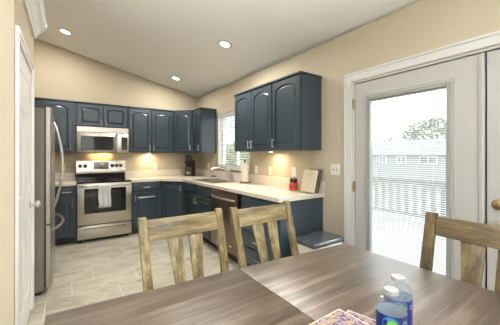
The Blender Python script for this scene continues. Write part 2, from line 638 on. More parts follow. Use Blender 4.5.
# ------------------------------------------------------------------ trim
# pantry crown (runs along the top of the box and returns on its near side)
prof = [(0, 2.400), (.016, 2.400), (.020, 2.425), (.030, 2.432), (.040, 2.455), (.066, 2.482), (.082, 2.490), (.086, 2.510), (.098, 2.520), (.098, 2.552), (0, 2.552)]
m = MB()
m.extr([(PX + a, PY0 - .098, b) for a, b in prof], (0, PY1 - PY0 + .098, 0))
struct(m.build('trim_1', 'trim_white_lit'))
m = MB()
m.extr([(WX + .05, PY0 - a, b) for a, b in prof], (PX - WX - .05, 0, 0))
struct(m.build('trim_2', 'trim_white_lit'))


def casing_profile(mm, y0, y1, z0, z1, x, sgn, flat=0.016):
    mm.box(x, x + sgn * flat, y0, y1, z0, z1, .003)


# pantry door casing
m = MB()
CW = 0.062
for y0, y1, inner in ((PD0 - CW, PD0, 1), (PD1, PD1 + CW, -1)):
    m.box(PX, PX + .014, y0, y1, 0, PDZ + CW, .003)
    a, b = (y0, y0 + .028) if inner == 1 else (y1 - .028, y1)
    m.box(PX + .012, PX + .021, a, b, 0, PDZ + CW, .004)
    a, b = (y1 - .014, y1 - .004) if inner == 1 else (y0 + .004, y0 + .014)
    m.box(PX + .012, PX + .017, a, b, 0, PDZ + .014, .002)
m.box(PX, PX + .014, PD0, PD1, PDZ, PDZ + CW, .003)
m.box(PX + .012, PX + .021, PD0 - .03, PD1 + .03, PDZ + CW - .022, PDZ + CW, .004)
m.box(PX + .012, PX + .017, PD0, PD1, PDZ + .004, PDZ + .014, .002)
for y0, y1 in ((PD0, PD0 + .012), (PD1 - .012, PD1)):
    m.box(PX - .1, PX, y0, y1, 0, PDZ - .012)
m.box(PX - .1, PX, PD0, PD1, PDZ - .012, PDZ)
struct(m.build('trim_3', 'trim_white_lit'))
# french door casing
m = MB()
CW2 = 0.083
m.box(-.018, 0, DY0, DY0 + CW2, 0, DZ + CW2, .004)
m.box(-.018, 0, DY1 - CW2, DY1, 0, DZ + CW2, .004)
m.box(-.018, 0, DY1, DY0, DZ, DZ + CW2, .004)
m.box(-.024, -.014, DY0 + CW2 - .02, DY0 + CW2, 0, DZ + CW2, .003)
m.box(-.024, -.014, DY1 - CW2, DY0 + CW2, DZ + CW2 - .02, DZ + CW2, .003)
struct(m.build('trim_4', 'trim_white'))
m = MB()
m.box(0.001, .15, DY0 - .018, DY0, 0, DZ)
m.box(0.001, .15, DY1, DY1 + .018, 0, DZ)
m.box(0.001, .15, DY1 + .018, DY0 - .018, DZ - .018, DZ)
m.box(0.001, .19, DY1 + .018, DY0 - .018, -.0, .02)
struct(m.build('trim_5', 'trim_white'))
# baseboards
m = MB()
m.box(-.013, 0, -3.716, -3.49, 0, .09, .003)
m.box(-.013, 0, FY, DY1 - CW2, 0, .09, .003)
struct(m.build('baseboard_right', 'trim_white'))
m = MB()
m.box(WX, PX + .013, PY0 - .013, PY0, 0, .09, .003)
m.box(PX, PX + .013, PY0, PD0 - CW, 0, .09, .003)
struct(m.build('baseboard_pantry', 'trim_white'))


# ------------------------------------------------------------------ panel doors
def outline(x0, x1, z0, z1, rise, n=12):
    """rectangle whose top edge is an arc rising by `rise` at mid width"""
    pts = [(x0, z0), (x1, z0)]
    zs = z1 - rise
    for i in range(n + 1):
        t = i / n
        x = x1 + (x0 - x1) * t
        u = (2 * t - 1)
        if rise > 0:
            h = rise * (math.cos(u * PI / 2) ** 0.75 if abs(u) < 1 else 0)
        else:
            h = 0
        pts.append((x, zs + h))
    return pts


def panel_slab(mm, w, h, t, fr, rise=0.0, n=12, x=0, z=0, groove=.012, bevel=.020):
    """raised-panel door leaf: x..x+w, z..z+h, back at y=0 and face at y=-t"""
    x0, x1, z0, z1 = x, x + w, z, z + h

    def outer(ins):
        o = outline(x0 + ins, x1 - ins, z0 + ins, z1 - ins, 0, n)
        return o
    inner = lambda ins: outline(x0 + fr + ins, x1 - fr - ins, z0 + fr + ins, z1 - fr - ins, max(rise - ins * 0.25, 0) if rise else 0, n)
    P = lambda o, y: [(a, y, b) for a, b in o]
    mm.rings([P(outer(0), 0), P(outer(0), -t + .003), P(outer(.003), -t), P(inner(0), -t), P(inner(.002), -t + groove),
              P(inner(.008), -t + groove), P(inner(.008 + bevel), -t + .001)])


def bar_pull(parent, cx, cz, y, length, vertical, name='handle'):
    mm = MB()
    off = 0.028
    L = length / 2
    if vertical:
        mm.tube([(cx, y - off, cz - L), (cx, y - off, cz + L)], .0055, 8)
        for s in (-1, 1):
            mm.tube([(cx, y, cz + s * L * .72), (cx, y - off, cz + s * L * .72)], .0045, 8)
    else:
        mm.tube([(cx - L, y - off, cz), (cx + L, y - off, cz)], .0055, 8)
        for s in (-1, 1):
            mm.tube([(cx + s * L * .72, y, cz), (cx + s * L * .72, y - off, cz)], .0045, 8)
    return mm.build(name, 'nickel', parent)


DT = 0.020


def add_door(root, x0, x1, z0, z1, yf, arch=0.0, hx=None, hz=None, rot=0.0, loc=None, fr=.055):
    mm = MB()
    panel_slab(mm, x1 - x0, z1 - z0, DT, fr, arch)
    d = mm.build('door', 'cabinet_paint', root, loc=loc if loc else (x0, yf, z0), rotz=rot, smooth=12)
    if hx is not None:
        bar_pull(d, hx - x0, hz - z0, -DT, .105, True)
    return d


def add_drawer(root, x0, x1, z0, z1, yf, handle=True):
    mm = MB()
    w_, h_ = x1 - x0, z1 - z0
    P = lambda i, y: [(i, y, i), (w_ - i, y, i), (w_ - i, y, h_ - i), (i, y, h_ - i)]
    mm.rings([P(0, 0), P(0, -DT + .006), P(.004, -DT + .002), P(.010, -DT)])
    d = mm.build('drawer', 'cabinet_paint', root, loc=(x0, yf, z0), smooth=30)
    if handle:
        bar_pull(d, w_ / 2, h_ / 2, -DT, min(.115, w_ * .55), False)
    return d


def crown_strip(mm, w_, d_, h_, left=True, right=True):
    o = .010
    mm.box(-(o if left else 0), w_ + (o if right else 0), -d_ - o - DT, 0, h_, h_ + .020, .003)


UB, UT, UD = 1.376, 2.166, 0.305     # wall cabinets
UH = UT - UB


def wall_cab(label, loc, rotz, w_, doors, zb=UB, puck=None, ends=(True, True), fill=None):
    """doors: list of (x0, x1, handle_side) ; handle_side 'l', 'r' or None"""
    t = thing('wall_cabinet', label, 'cabinet', (loc[0], loc[1], zb), rotz, 'blue wall cabinets')
    h_ = UT - zb
    m = MB()
    m.box(0, w_, -UD, -0.002, 0, h_, .0015)
    m.build('body', 'cabinet_paint', t)
    m = MB()
    crown_strip(m, w_, UD, h_, *ends)
    m.build('crown_moulding', 'cabinet_paint', t)
    for x0, x1, hs in doors:
        arch = .045 if h_ > .5 else .028
        hz = .085 if h_ > .5 else .065
        hx = None if hs is None else (x0 + .030 if hs == 'l' else x1 - .030)
        add_door(t, x0, x1, .012, h_ - .012, -UD, arch, hx, hz, fr=.052 if h_ > .5 else .05)
    if puck:
        for px, py in puck:
            m = MB()
            m.lathe([(.036, 0), (.036, -.012), (.030, -.014)], 20, (px, py, 0))
            p = m.build('puck_light', 'nickel', t)
            m = MB()
            m.lathe([(.027, -.0145), (.027, -.016)], 20, (px, py, 0))
            m.build('puck_lens', 'puck_glow', p)
            l = area_light('puck_lamp', (px, py, -.02), (0, 0, 0), .05, .05, PUCK_W, (1.0, .78, .48), 'DISK')
            l.parent = t
    return t


PUCK_W = 2.6
XR = -2.175                      # left side of the range
LW = 0.0025
# --- back wall, left to right
wall_cab('tall single-door blue wall cabinet behind the fridge top', (-2.72, 0), 0, 2.72 + XR - LW, [(.10, .50, 'r')], ends=(True, False))
wall_cab('short blue two-door wall cabinet right above the microwave', (XR, 0), 0, .762, [(.018, .376, 'r'), (.386, .744, 'l')], zb=1.79, ends=(False, False))
xa = XR + .762 + LW
wall_cab('two-door blue wall cabinet between the microwave and the corner', (xa, 0), 0, -.61 - xa - LW,
         [(.016, .392, 'r'), (.402, -.61 - xa - .016, 'l')], puck=[(.40, -.12)], ends=(False, False))
# --- diagonal corner wall cabinet
t = thing('corner_wall_cabinet', 'blue corner wall cabinet set diagonally above the knife block', 'cabinet', (0, 0, UB), 0, 'blue wall cabinets')
pent = [(-.002, -.002), (-.609, -.002), (-.609, -UD), (-UD, -.609), (-.002, -.609)]
m = MB()
m.prism(pent, 0, UH)
m.build('body', 'cabinet_paint', t)
m = MB()
o_ = .012
m.prism([(-.002, -.002), (-.609, -.002), (-.609, -UD - .012), (-UD - .012, -.609), (-.002, -.609)], UH, UH + .020)
m.build('crown_moulding', 'cabinet_paint', t)
fw = math.hypot(.609 - UD, .609 - UD)
cA = Vector((-.609, -UD, 0))
dirv = Vector((1, -1, 0)).normalized()
nrm = Vector((-1, -1, 0)).normalized()
st = cA + dirv * .035
mm = MB()
panel_slab(mm, fw - .07, UH - .024, DT, .052, .045)
d = mm.build('door', 'cabinet_paint', t, loc=(st.x, st.y, .012), rotz=R(-45), smooth=12)
bar_pull(d, fw - .07 - .03, .085, -DT, .105, True)
# --- right wall
wall_cab('narrow blue wall cabinet with a pale end panel left of the sink window', (0, -.61 - LW), R(-90), .327, [(.05, .315, 'r')], ends=(False, True))
wall_cab('two-door blue wall cabinet just right of the sink window', (0, -2.108), R(-90), .849, [(.012, .418, 'r'), (.428, .840, 'l')], puck=[(.62, -.15)], ends=(True, False))
wall_cab('single-door blue wall cabinet at the end nearest the patio door', (0, -2.9575), R(-90), .4625, [(.010, .450, 'l')], ends=(False, True))

# ------------------------------------------------------------------ base cabinets
BD, BH, TK = 0.61, 0.874, 0.10


def base_cab(label, loc, rotz, w_, doors=(), drawers=(), false=(), end=None, open_top=False):
    t = thing('base_cabinet', label, 'cabinet', (loc[0], loc[1], 0), rotz, 'blue base cabinets')
    m = MB()
    if open_top:
        m.box(0, .018, -BD, -.002, TK, BH)
        m.box(w_ - .018, w_, -BD, -.002, TK, BH)
        m.box(.018, w_ - .018, -BD, -BD + .018, TK, BH)
        m.box(.018, w_ - .018, -.012, -.002, TK, BH)
        m.box(.018, w_ - .018, -BD + .018, -.012, TK, TK + .018)
    else:
        m.box(0, w_, -BD, -.002, TK, BH, .0015)
    if end:
        m.box(w_ - .018, w_, -BD, -.002, 0, TK)
    m.build('body', 'cabinet_paint', t)
    m = MB()
    m.box(0, w_ - (.02 if end else 0), -BD + .07, -.03, 0, TK - .001)
    m.build('toe_kick', 'toe_black', t)
    for x0, x1, z0, z1, hs in doors:
        hx = None if hs is None else (x0 + .032 if hs == 'l' else x1 - .032)
        add_door(t, x0, x1, z0, z1, -BD, 0, hx, z1 - .075)
    for x0, x1, z0, z1 in drawers:
        add_drawer(t, x0, x1, z0, z1, -BD)
    for x0, x1, z0, z1 in false:
        d = add_drawer(t, x0, x1, z0, z1, -BD, False)
        d.name = 'false_front'
    return t


ZD0, ZD1, ZR0, ZR1 = .125, .690, .715, .848
base_cab('narrow blue base cabinet between the fridge and the range', (-2.72, 0), 0, 2.72 + XR - LW,
         doors=[(.318, .525, ZD0, ZD1, 'r')], drawers=[(.318, .525, ZR0, ZR1)])
wb = -.93 - xa - LW
base_cab('blue base cabinet with one drawer just right of the range', (xa, 0), 0, wb,
         doors=[(.022, wb - .022, ZD0, ZD1, 'l')], drawers=[(.022, wb - .022, ZR0, ZR1)])
t = thing('corner_base_cabinet', 'blue corner base cabinet with a tall diagonal door', 'cabinet', (0, 0, 0), 0, 'blue base cabinets')
pent = [(-.002, -.002), (-.93, -.002), (-.93, -BD), (-BD, -.93), (-.002, -.93)]
m = MB()
m.prism(pent, TK, BH)
m.build('body', 'cabinet_paint', t)
m = MB()
m.prism([(-.03, -.03), (-.93, -.03), (-.93, -BD + .07), (-BD + .07, -.93), (-.03, -.93)], 0, TK - .001)
m.build('toe_kick', 'toe_black', t)
fwb = math.hypot(.93 - BD, .93 - BD)
st = Vector((-.93, -BD, 0)) + dirv * .035
mm = MB()
panel_slab(mm, fwb - .07, ZR1 - ZD0, DT, .055, 0)
d = mm.build('door', 'cabinet_paint', t, loc=(st.x, st.y, ZD0), rotz=R(-45), smooth=12)
bar_pull(d, fwb - .07 - .03, ZR1 - ZD0 - .085, -DT, .105, True)
SW = 1.06
base_cab('blue sink base cabinet with two doors under the window', (0, -.93 - LW), R(-90), SW,
         doors=[(.03, SW / 2 - .004, ZD0, ZD1, 'r'), (SW / 2 + .004, SW - .03, ZD0, ZD1, 'l')],
         false=[(.03, SW / 2 - .004, ZR0, ZR1), (SW / 2 + .004, SW - .03, ZR0, ZR1)], open_top=True)
DWY0, DWY1 = -1.997, -2.705
YE = -3.440
wd = -YE + DWY1
hz = [(.125, .292), (.304, .471), (.483, .650), (.680, .848)]
base_cab('blue base cabinet with four drawers at the end by the trash can', (0, DWY1 - .035), R(-90), wd - .035,
         drawers=[(.03, wd - .055, a, b) for a, b in hz], end=True)

# ------------------------------------------------------------------ dishwasher (faces -X)
t = thing('dishwasher', 'stainless dishwasher with a bowed bar handle beside the sink', 'dishwasher', (0, DWY0, 0), R(-90))
wdw = DWY0 - DWY1
m = MB()
m.box(.004, wdw - .004, -.60, -.02, .09, .868)
m.build('body', 'black_plastic', t)
m = MB()
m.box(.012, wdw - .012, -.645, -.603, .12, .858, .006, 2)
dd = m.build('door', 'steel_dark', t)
m = MB()
pts = []
for i in range(13):
    u = i / 12
    pts.append((.05 + (wdw - .1) * u, -.645 - .045 * math.sin(PI * u) ** .5, .775))
m.tube(pts, .013, 10)
m.build('handle', 'steel', dd)
m = MB()
m.box(.006, wdw - .006, -.57, -.05, 0, .089)
m.build('toe_kick', 'toe_black', t)
m = MB()
m.box(.52, .58, -.6465, -.6445, .20, .212)
m.build('badge', 'plate_white', dd)

# ------------------------------------------------------------------ countertops
CZ0, CZ1 = .875, .914
CF = .648
t = thing('countertop', 'short cream countertop between the fridge and the range', 'countertop', (-2.72, 0, CZ0), 0, 'cream countertops')
m = MB()
m.box(0, 2.72 + XR - .004, -CF, -.002, 0, CZ1 - CZ0, .004)
m.build('worktop', 'counter', t)
m = MB()
m.box(0, 2.72 + XR - .004, -.021, -.002, CZ1 - CZ0 + .0005, .165, .003)
m.build('backsplash', 'counter', t)
t = thing('countertop', 'long cream L-shaped countertop with the sink in it', 'countertop', (0, 0, CZ0), 0, 'cream countertops')
YC = -3.466
SX0, SX1, SY0, SY1 = -.55, -.13, -1.12, -1.88      # sink cut-out
ct = CZ1 - CZ0
m = MB()
m.box(xa + .002, -.955, -CF, -.002, 0, ct)
m.prism([(-.955, -.002), (-.002, -.002), (-.002, -.955), (-CF, -.955), (-.955, -CF)], 0, ct)
m.box(-CF, -.002, SY0, -.955, 0, ct)
m.box(-CF, SX0, SY1, SY0, 0, ct)
m.box(SX1, -.002, SY1, SY0, 0, ct)
m.box(-CF, -.002, YC, SY1, 0, ct)
m.build('worktop', 'counter', t)
m = MB()
m.box(xa + .002, -.021, -.021, -.002, ct + .0005, .165, .003)
m.box(-.021, -.002, YC, -.002, ct + .0005, .165, .003)
m.build('backsplash', 'counter', t)

# ------------------------------------------------------------------ sink and faucet
t = thing('kitchen_sink', 'double-bowl steel sink set in the counter below the window', 'sink', (0, 0, .70), 0)
m = MB()
g = .004


def bowl(mm, x0, x1, y0, y1, z0, z1):
    rr = lambda i, z: [(x0 + i, y0 + i, z), (x1 - i, y0 + i, z), (x1 - i, y1 - i, z), (x0 + i, y1 - i, z)]
    mm.rings([rr(-.004, z1), rr(0, z1), rr(.006, z0 + .02), rr(.03, z0)], cap0=False, cap1=True)


ym = (SY0 + SY1) / 2
bowl(m, SX0 + .012, SX1 - .012, SY1 + .012, ym - .012, .02, .2165)
bowl(m, SX0 + .012, SX1 - .012, ym + .012, SY0 - .012, .02, .2165)
m.build('bowls', 'steel', t)
m = MB()
zr = .2145
for a in ((SX0 - .02, SX0 + .012, SY1 - .02, SY0 + .02), (SX1 - .012, SX1 + .02, SY1 - .02, SY0 + .02),
          (SX0 + .012, SX1 - .012, SY1 - .02, SY1 + .012), (SX0 + .012, SX1 - .012, SY0 - .012, SY0 + .02),
          (SX0 + .012, SX1 - .012, ym - .012, ym + .012)):
    m.box(*a, zr, zr + .005, .001)
m.build('rim', 'steel', t)

t = thing('kitchen_faucet', 'brushed nickel single-lever faucet behind the sink', 'faucet', (-.063, -1.50, CZ1), 0)
m = MB()
m.lathe([(.030, 0), (.030, .008), (.022, .016), (.019, .09), (.021, .12), (.017, .135)], 18)
scale_mb(m, 1.35)
m.build('body', 'nickel', t)
m = MB()
m.tube([(0, 0, .09), (-.04, .015, .135), (-.10, .035, .155), (-.16, .055, .150), (-.20, .07, .135)], [.014, .015, .016, .018, .019], 12)
m.tube([(-.195, .068, .137), (-.205, .071, .115), (-.207, .072, .095)], [.019, .018, .016], 12)
scale_mb(m, 1.35)
m.build('spout', 'nickel', t)
m = MB()
m.tube([(0, 0, .125), (-.01, .005, .155), (-.035, .02, .195), (-.055, .03, .215)], [.013, .009, .007, .006], 10)
scale_mb(m, 1.35)
m.build('lever', 'nickel', t)
t = thing('soap_dispenser', 'short nickel soap pump between faucet and paper towel roll', 'soap dispenser', (-.075, -1.66, CZ1), 0)
m = MB()
m.lathe([(.020, 0), (.020, .006), (.011, .010), (.010, .045)], 16)
m.build('body', 'nickel', t)
m = MB()
m.tube([(0, 0, .05), (0, 0, .058), (-.03, 0, .062), (-.05, 0, .056)], .006, 8)
m.lathe([(.012, .045), (.012, .056)], 12)
m.build('pump_head', 'nickel', t)
t = thing('soap_dish', 'small white soap dish with a dark scrub pad left of the sink', 'soap dish', (-.09, -.98, CZ1), 0)
m = MB()
m.box(-.045, .045, -.06, .06, 0, .018, .005, 2)
m.build('dish', 'plate_white', t)
m = MB()
m.box(-.035, .035, -.05, .05, .0185, .04, .006, 2)
m.build('scrub_pad', 'black_plastic', t)

# ------------------------------------------------------------------ range
t = thing('kitchen_range', 'stainless electric range with a black glass cooktop', 'range', (XR, 0, 0), 0)
RW = .758
m = MB()
m.box(.003, RW, -.63, -.03, .04, .895)
m.build('body', 'black_plastic', t)
m = MB()
m.box(.002, RW + .001, -.672, -.03, .897, .918, .004)
m.build('cooktop', 'black_glass', t)
for (bx_, by_, br) in ((.20, -.50, .10), (.56, -.50, .08), (.20, -.22, .075), (.56, -.22, .10)):
    m = MB()
    m.lathe([(br, .9182), (br, .9188), (br - .004, .9188), (br - .004, .9182)], 32, (bx_, by_, 0), False, False)
    m.build('burner_ring', 'slot_dark', t)
m = MB()
m.box(.005, RW - .002, -.668, -.632, .265, .892, .006, 2)
od = m.build('oven_door', 'steel', t)
m = MB()
m.box(.095, RW - .085, -.672, -.664, .435, .815, .004)
m.build('window_frame', 'black_glass', od)
m = MB()
m.box(.165, RW - .155, -.6745, -.6715, .49, .775, .001)
m.build('oven_window', 'oven_glass', od)
m = MB()
pts = [(.03 + (RW - .06) * i / 14, -.668 - .052 * min(1, math.sin(PI * i / 14) * 3), .857) for i in range(15)]
m.tube(pts, .013, 10)
m.build('handle', 'steel', od)
m = MB()
m.box(.005, RW - .002, -.668, -.632, .052, .250, .006, 2)
dr = m.build('storage_drawer', 'steel', t)
m = MB()
m.box(.09, RW - .085, -.6695, -.667, .200, .213, .001)
m.build('pull_recess', 'black_plastic', dr)
m = MB()
m.box(.085, RW - .08, -.690, -.667, .213, .224, .003)
m.build('pull_lip', 'steel', dr)
m = MB()
m.box(.01, RW - .006, -.10, -.022, .9185, 1.045, .004)
bgd = m.build('backguard', 'black_glass', t)
m = MB()
m.hexa([(.004, -.118, 1.045), (RW, -.118, 1.045), (RW, -.022, 1.045), (.004, -.022, 1.045),
        (.004, -.092, 1.235), (RW, -.092, 1.235), (RW, -.022, 1.235), (.004, -.022, 1.235)], .004)
m.box(.004, RW, -.118, -.10, 1.02, 1.047, .003)
cp = m.build('control_panel', 'steel', t)


def panel_y(z):
    return -.118 + (z - 1.045) / .19 * .026


m = MB()
m.hexa([(.26, panel_y(1.085) - .002, 1.085), (.485, panel_y(1.085) - .002, 1.085), (.485, panel_y(1.085) + .004, 1.085), (.26, panel_y(1.085) + .004, 1.085),
        (.26, panel_y(1.205) - .002, 1.205), (.485, panel_y(1.205) - .002, 1.205), (.485, panel_y(1.205) + .004, 1.205), (.26, panel_y(1.205) + .004, 1.205)])
ds = m.build('display', 'black_glass', cp)
m = MB()
for k, (x0, x1) in enumerate(((.35, .363), (.367, .38), (.386, .399), (.403, .416))):
    y = panel_y(1.165) - .003
    m.box(x0, x1, y, y + .001, 1.15, 1.178)
m.build('display_digits', 'amber_display', ds)
for k in range(6):
    for rr_ in range(2):
        m = MB()
        y = panel_y(1.11) - .0035
        x0 = .275 + k * .034 + (.0 if k < 3 else .01)
        z0 = 1.098 + rr_ * .03
        m.box(x0, x0 + .022, y, y + .001, z0, z0 + .006)
        m.build('touch_key', 'nickel', ds)
for kx in (.065, .135, .545, .612, .680):
    m = MB()
    z = 1.145
    y = panel_y(z)
    n = 18
    ring = lambda r_, yy: [(kx + r_ * math.cos(2 * PI * i / n), yy, z + r_ * math.sin(2 * PI * i / n)) for i in range(n)]
    m.rings([ring(.031, y + .003), ring(.031, y - .006), ring(.026, y - .028), ring(.018, y - .031)])
    m.box(kx - .004, kx + .004, y - .036, y - .030, z - .018, z + .018, .001)
    m.build('knob', 'black_plastic', cp)
for fx_ in (.05, RW - .05):
    for fy_ in (-.58, -.10):
        m = MB()
        m.lathe([(.018, 0), (.018, .05)], 12, (fx_, fy_, 0))
        m.build('foot', 'black_plastic', t)

# dish towel over the oven handle
t = thing('dish_towel', 'pale grey dish towel hanging over the oven door handle', 'towel', (XR, 0, 0), 0)
m = MB()
tw0, tw1 = .275, .445
path = []
for i in range(9):
    path.append((-.736 - .003 * math.sin(i), .52 + (.855 - .52) * i / 8))
for i in range(1, 8):
    a = PI - PI * i / 8
    path.append((-.720 + .0155 * math.cos(a), .857 + .0155 * math.sin(a)))
for i in range(6):
    path.append((-.7035 + .001 * math.sin(i), .855 - (.855 - .60) * i / 5))
nx = 14
grid = []
for k in range(nx + 1):
    x = tw0 + (tw1 - tw0) * k / nx
    grid.append([m.bm.verts.new((x + .004 * math.sin(j * .9), y - .0035 * math.sin(k * 1.15) * (1 if j < 9 else 0) * (1 - j / 12 if j < 9 else 0), z)) for j, (y, z) in enumerate(path)])
for a, b in zip(grid, grid[1:]):
    for j in range(len(path) - 1):
        m.bm.faces.new((a[j], b[j], b[j + 1], a[j + 1]))
to = m.build('cloth', 'towel_cloth', t, smooth=80)
sm = to.modifiers.new('thick', 'SOLIDIFY')
sm.thickness = .003
sm.offset = 0

# ------------------------------------------------------------------ microwave
t = thing('microwave_oven', 'stainless over-the-range microwave with a dark window', 'microwave', (XR, 0, 1.36), 0)
MW, MH, MD = .757, .425, .385
m = MB()
m.box(.003, MW, -MD, -.002, 0, MH)
m.build('body', 'black_plastic', t)
m = MB()
m.box(.003, MW, -MD - .02, -MD - .0005, .335, MH - .002, .004)
gr = m.build('vent_grille', 'steel', t)
m = MB()
m.box(.02, MW - .02, -MD - .0205, -MD - .019, .333, .337)
m.build('vent_slot', 'black_plastic', gr)
m = MB()
m.box(.003, .575, -MD - .026, -MD - .0005, .006, .333, .006, 2)
dr = m.build('door', 'steel', t)
m = MB()
m.box(.060, .525, -MD - .0275, -MD - .024, .048, .275, .003)
wf = m.build('window_frame', 'black_plastic', dr)
m = MB()
m.box(.075, .510, -MD - .029, -MD - .027, .060, .262, .001)
m.build('window', 'oven_glass', wf)
m = MB()
pts = [(.555, -MD - .026 - .04 * min(1, math.sin(PI * i / 12) * 3), .03 + .28 * i / 12) for i in range(13)]
m.tube(pts, .010, 10)
m.build('handle', 'steel', dr)
m = MB()
m.box(.580, MW, -MD - .024, -MD - .0005, .006, .333, .005, 2)
cp = m.build('control_panel', 'steel', t)
m = MB()
m.box(.645, .735, -MD - .0255, -MD - .022, .055, .275, .001)
kp = m.build('keypad', 'black_glass', cp)
for r_ in range(5):
    for c_ in range(3):
        m = MB()
        m.box(.654 + c_ * .026, .668 + c_ * .026, -MD - .0262, -MD - .0252, .068 + r_ * .03, .078 + r_ * .03)
        m.build('touch_key', 'slot_dark', kp)
m = MB()
m.box(.30, .45, -.10, -.05, -.003, -.0005)
m.build('cooktop_lamp_lens', 'lamp_glow', t)
l = area_light('cooktop_lamp', (XR + .375, -.055, 1.352), (R(20), 0, 0), .30, .03, 1.5, (1.0, .55, .2))

# ------------------------------------------------------------------ fridge (faces +X)
FW, FZ = .91, 1.78
t = thing('refrigerator', 'stainless french-door fridge standing beyond the pantry door', 'fridge', (-3.2, -2.198, 0), R(90))
m = MB()
m.box(0, FW, -.727, 0, .035, FZ - .012, .004)
m.build('body', 'fridge_side', t)
m = MB()
m.box(.01, FW - .01, -.742, -.7275, .07, FZ - .02)
m.build('door_gasket', 'black_plastic', t)


def fridge_door(nm, x0, x1, z0, z1):
    mm = MB()
    pf = [(x0, -.742), (x1, -.742), (x1, -.772), (x1 - .012, -.783), (x1 - .1, -.787), (x0 + .1, -.787), (x0 + .012, -.783), (x0, -.772)]
    mm.prism(pf, z0, z1)
    return mm.build(nm, 'fridge_steel', t)


d1 = fridge_door('door', .004, FW / 2 - .003, .668, FZ)
d2 = fridge_door('door', FW / 2 + .003, FW - .004, .668, FZ)
d3 = fridge_door('freezer_drawer', .004, FW - .004, .062, .658)


def bow(z0, z1, x):
    return [(x, -.787 - .078 * math.sin(PI * i / 16) ** .8, z0 + (z1 - z0) * i / 16) for i in range(17)]


m = MB()
m.tube(bow(.76, 1.68, FW / 2 - .045), .014, 10)
m.build('handle', 'nickel', d1)
m = MB()
m.tube(bow(.76, 1.68, FW / 2 + .045), .014, 10)
m.build('handle', 'nickel', d2)
m = MB()
m.tube([(.05 + .81 * i / 18, -.787 - .082 * math.sin(PI * i / 18) ** .6, .60 - .0 * i) for i in range(19)], .015, 10)
m.build('handle', 'nickel', d3)
m = MB()
m.box(.02, FW - .02, -.70, -.02, 0.0, .034)
m.build('base_grille', 'black_plastic', t)
m = MB()
m.box(.02, .10, -.80 + .04, -.66, FZ - .011, FZ + .012, .003)
m.build('hinge_cover', 'black_plastic', t)
m = MB()
m.box(FW - .10, FW - .02, -.80 + .04, -.66, FZ - .011, FZ + .012, .003)
m.build('hinge_cover', 'black_plastic', t)

# ------------------------------------------------------------------ pantry door (door_1), faces +X
o = MB()
pw, ph = PD1 - PD0 - .028, PDZ - .022
T = .035


def two_panel(mm, w_, h_, t_):
    """moulded leaf: an arched upper panel pair and a lower pair"""
    mm.box(0, w_, -t_ + .006, 0, 0, h_)
    st_, mid = .105, .10
    cw = (w_ - 2 * st_ - mid) / 2
    zmid0, zmid1 = .84, 1.02
    # stiles and rails standing proud of the field
    mm.box(0, st_, -t_, -t_ + .0061, 0, h_, .002)
    mm.box(w_ - st_, w_, -t_, -t_ + .0061, 0, h_, .002)
    for z0, z1 in ((.22, zmid0), (zmid1, 1.62), (1.72, h_ - .12)):
        mm.box(st_ + cw, st_ + cw + mid, -t_, -t_ + .0061, z0, z1)
    mm.box(st_, w_ - st_, -t_, -t_ + .0061, 0, .22, .002)
    mm.box(st_, w_ - st_, -t_, -t_ + .0061, zmid0, zmid1, .002)
    mm.box(st_, w_ - st_, -t_, -t_ + .0061, h_ - .12, h_, .002)
    for x0 in (st_, st_ + cw + mid):
        for z0, z1 in ((.22, zmid0), (zmid1, 1.62), (1.72, h_ - .12)):
            ri = lambda i, y: [(x0 + i, y, z0 + i), (x0 + cw - i, y, z0 + i), (x0 + cw - i, y, z1 - i), (x0 + i, y, z1 - i)]
            mm.rings([ri(.02, -t_ + .0061), ri(.02, -t_ + .0055), ri(.05, -t_ + .0005)])
    mm.box(st_, w_ - st_, -t_, -t_ + .0061, 1.62, 1.72, .002)


two_panel(o, pw, ph, T)
pdoor = struct(o.build('door_1', 'trim_white_lit', None, loc=(PX - .0345, PD0 + .014, .010), rotz=R(90), smooth=30))
m = MB()
n = 16
kx, kz = pw - .065, .905
rg = lambda r_, y: [(kx + r_ * math.cos(2 * PI * i / n), y, kz + r_ * math.sin(2 * PI * i / n)) for i in range(n)]
m.rings([rg(.032, -T), rg(.032, -T - .006), rg(.012, -T - .010), rg(.011, -T - .034), rg(.026, -T - .042), rg(.029, -T - .056), rg(.022, -T - .068), rg(.006, -T - .072)])
m.build('door_knob', 'nickel', pdoor)
for hz_ in (1.83, .31):
    m = MB()
    m.tube([(-.004, -T - .006, hz_ - .045), (-.004, -T - .006, hz_ + .045)], .0065, 10)
    m.box(-.012, .03, -T - .002, -T, hz_ - .044, hz_ + .044)
    m.build('hinge', 'nickel', pdoor)

# ------------------------------------------------------------------ french doors
GY0, GY1, GZ0, GZ1 = -3.975, -4.585, .24, 1.835      # daylight opening of the glazed leaf
XD = 0.012
m = MB()
LY0, LY1 = DY0 - .025, -4.797
fwd = .046
for y0, y1, z0, z1 in ((GY0 + .02, LY0, .024, DZ - .027), (LY1, GY1 - .02, .024, DZ - .027),
                       (GY1 - .02, GY0 + .02, .024, GZ0 - .02), (GY1 - .02, GY0 + .02, GZ1 + .02, DZ - .027)):
    m.box(XD, XD + fwd, y0, y1, z0, z1, .0)
for a, b in ((.062, .075), (.050, .062)):
    pass
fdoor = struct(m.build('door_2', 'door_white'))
m = MB()


def ring_frame(mm, x0, x1, y0, y1, z0, z1, wd_, bev=.003):
    """y0>y1 outer edges"""
    mm.box(x0, x1, y0 - wd_, y0, z0, z1, bev)
    mm.box(x0, x1, y1, y1 + wd_, z0, z1, bev)
    mm.box(x0, x1, y1 + wd_, y0 - wd_, z0, z0 + wd_, bev)
    mm.box(x0, x1, y1 + wd_, y0 - wd_, z1 - wd_, z1, bev)


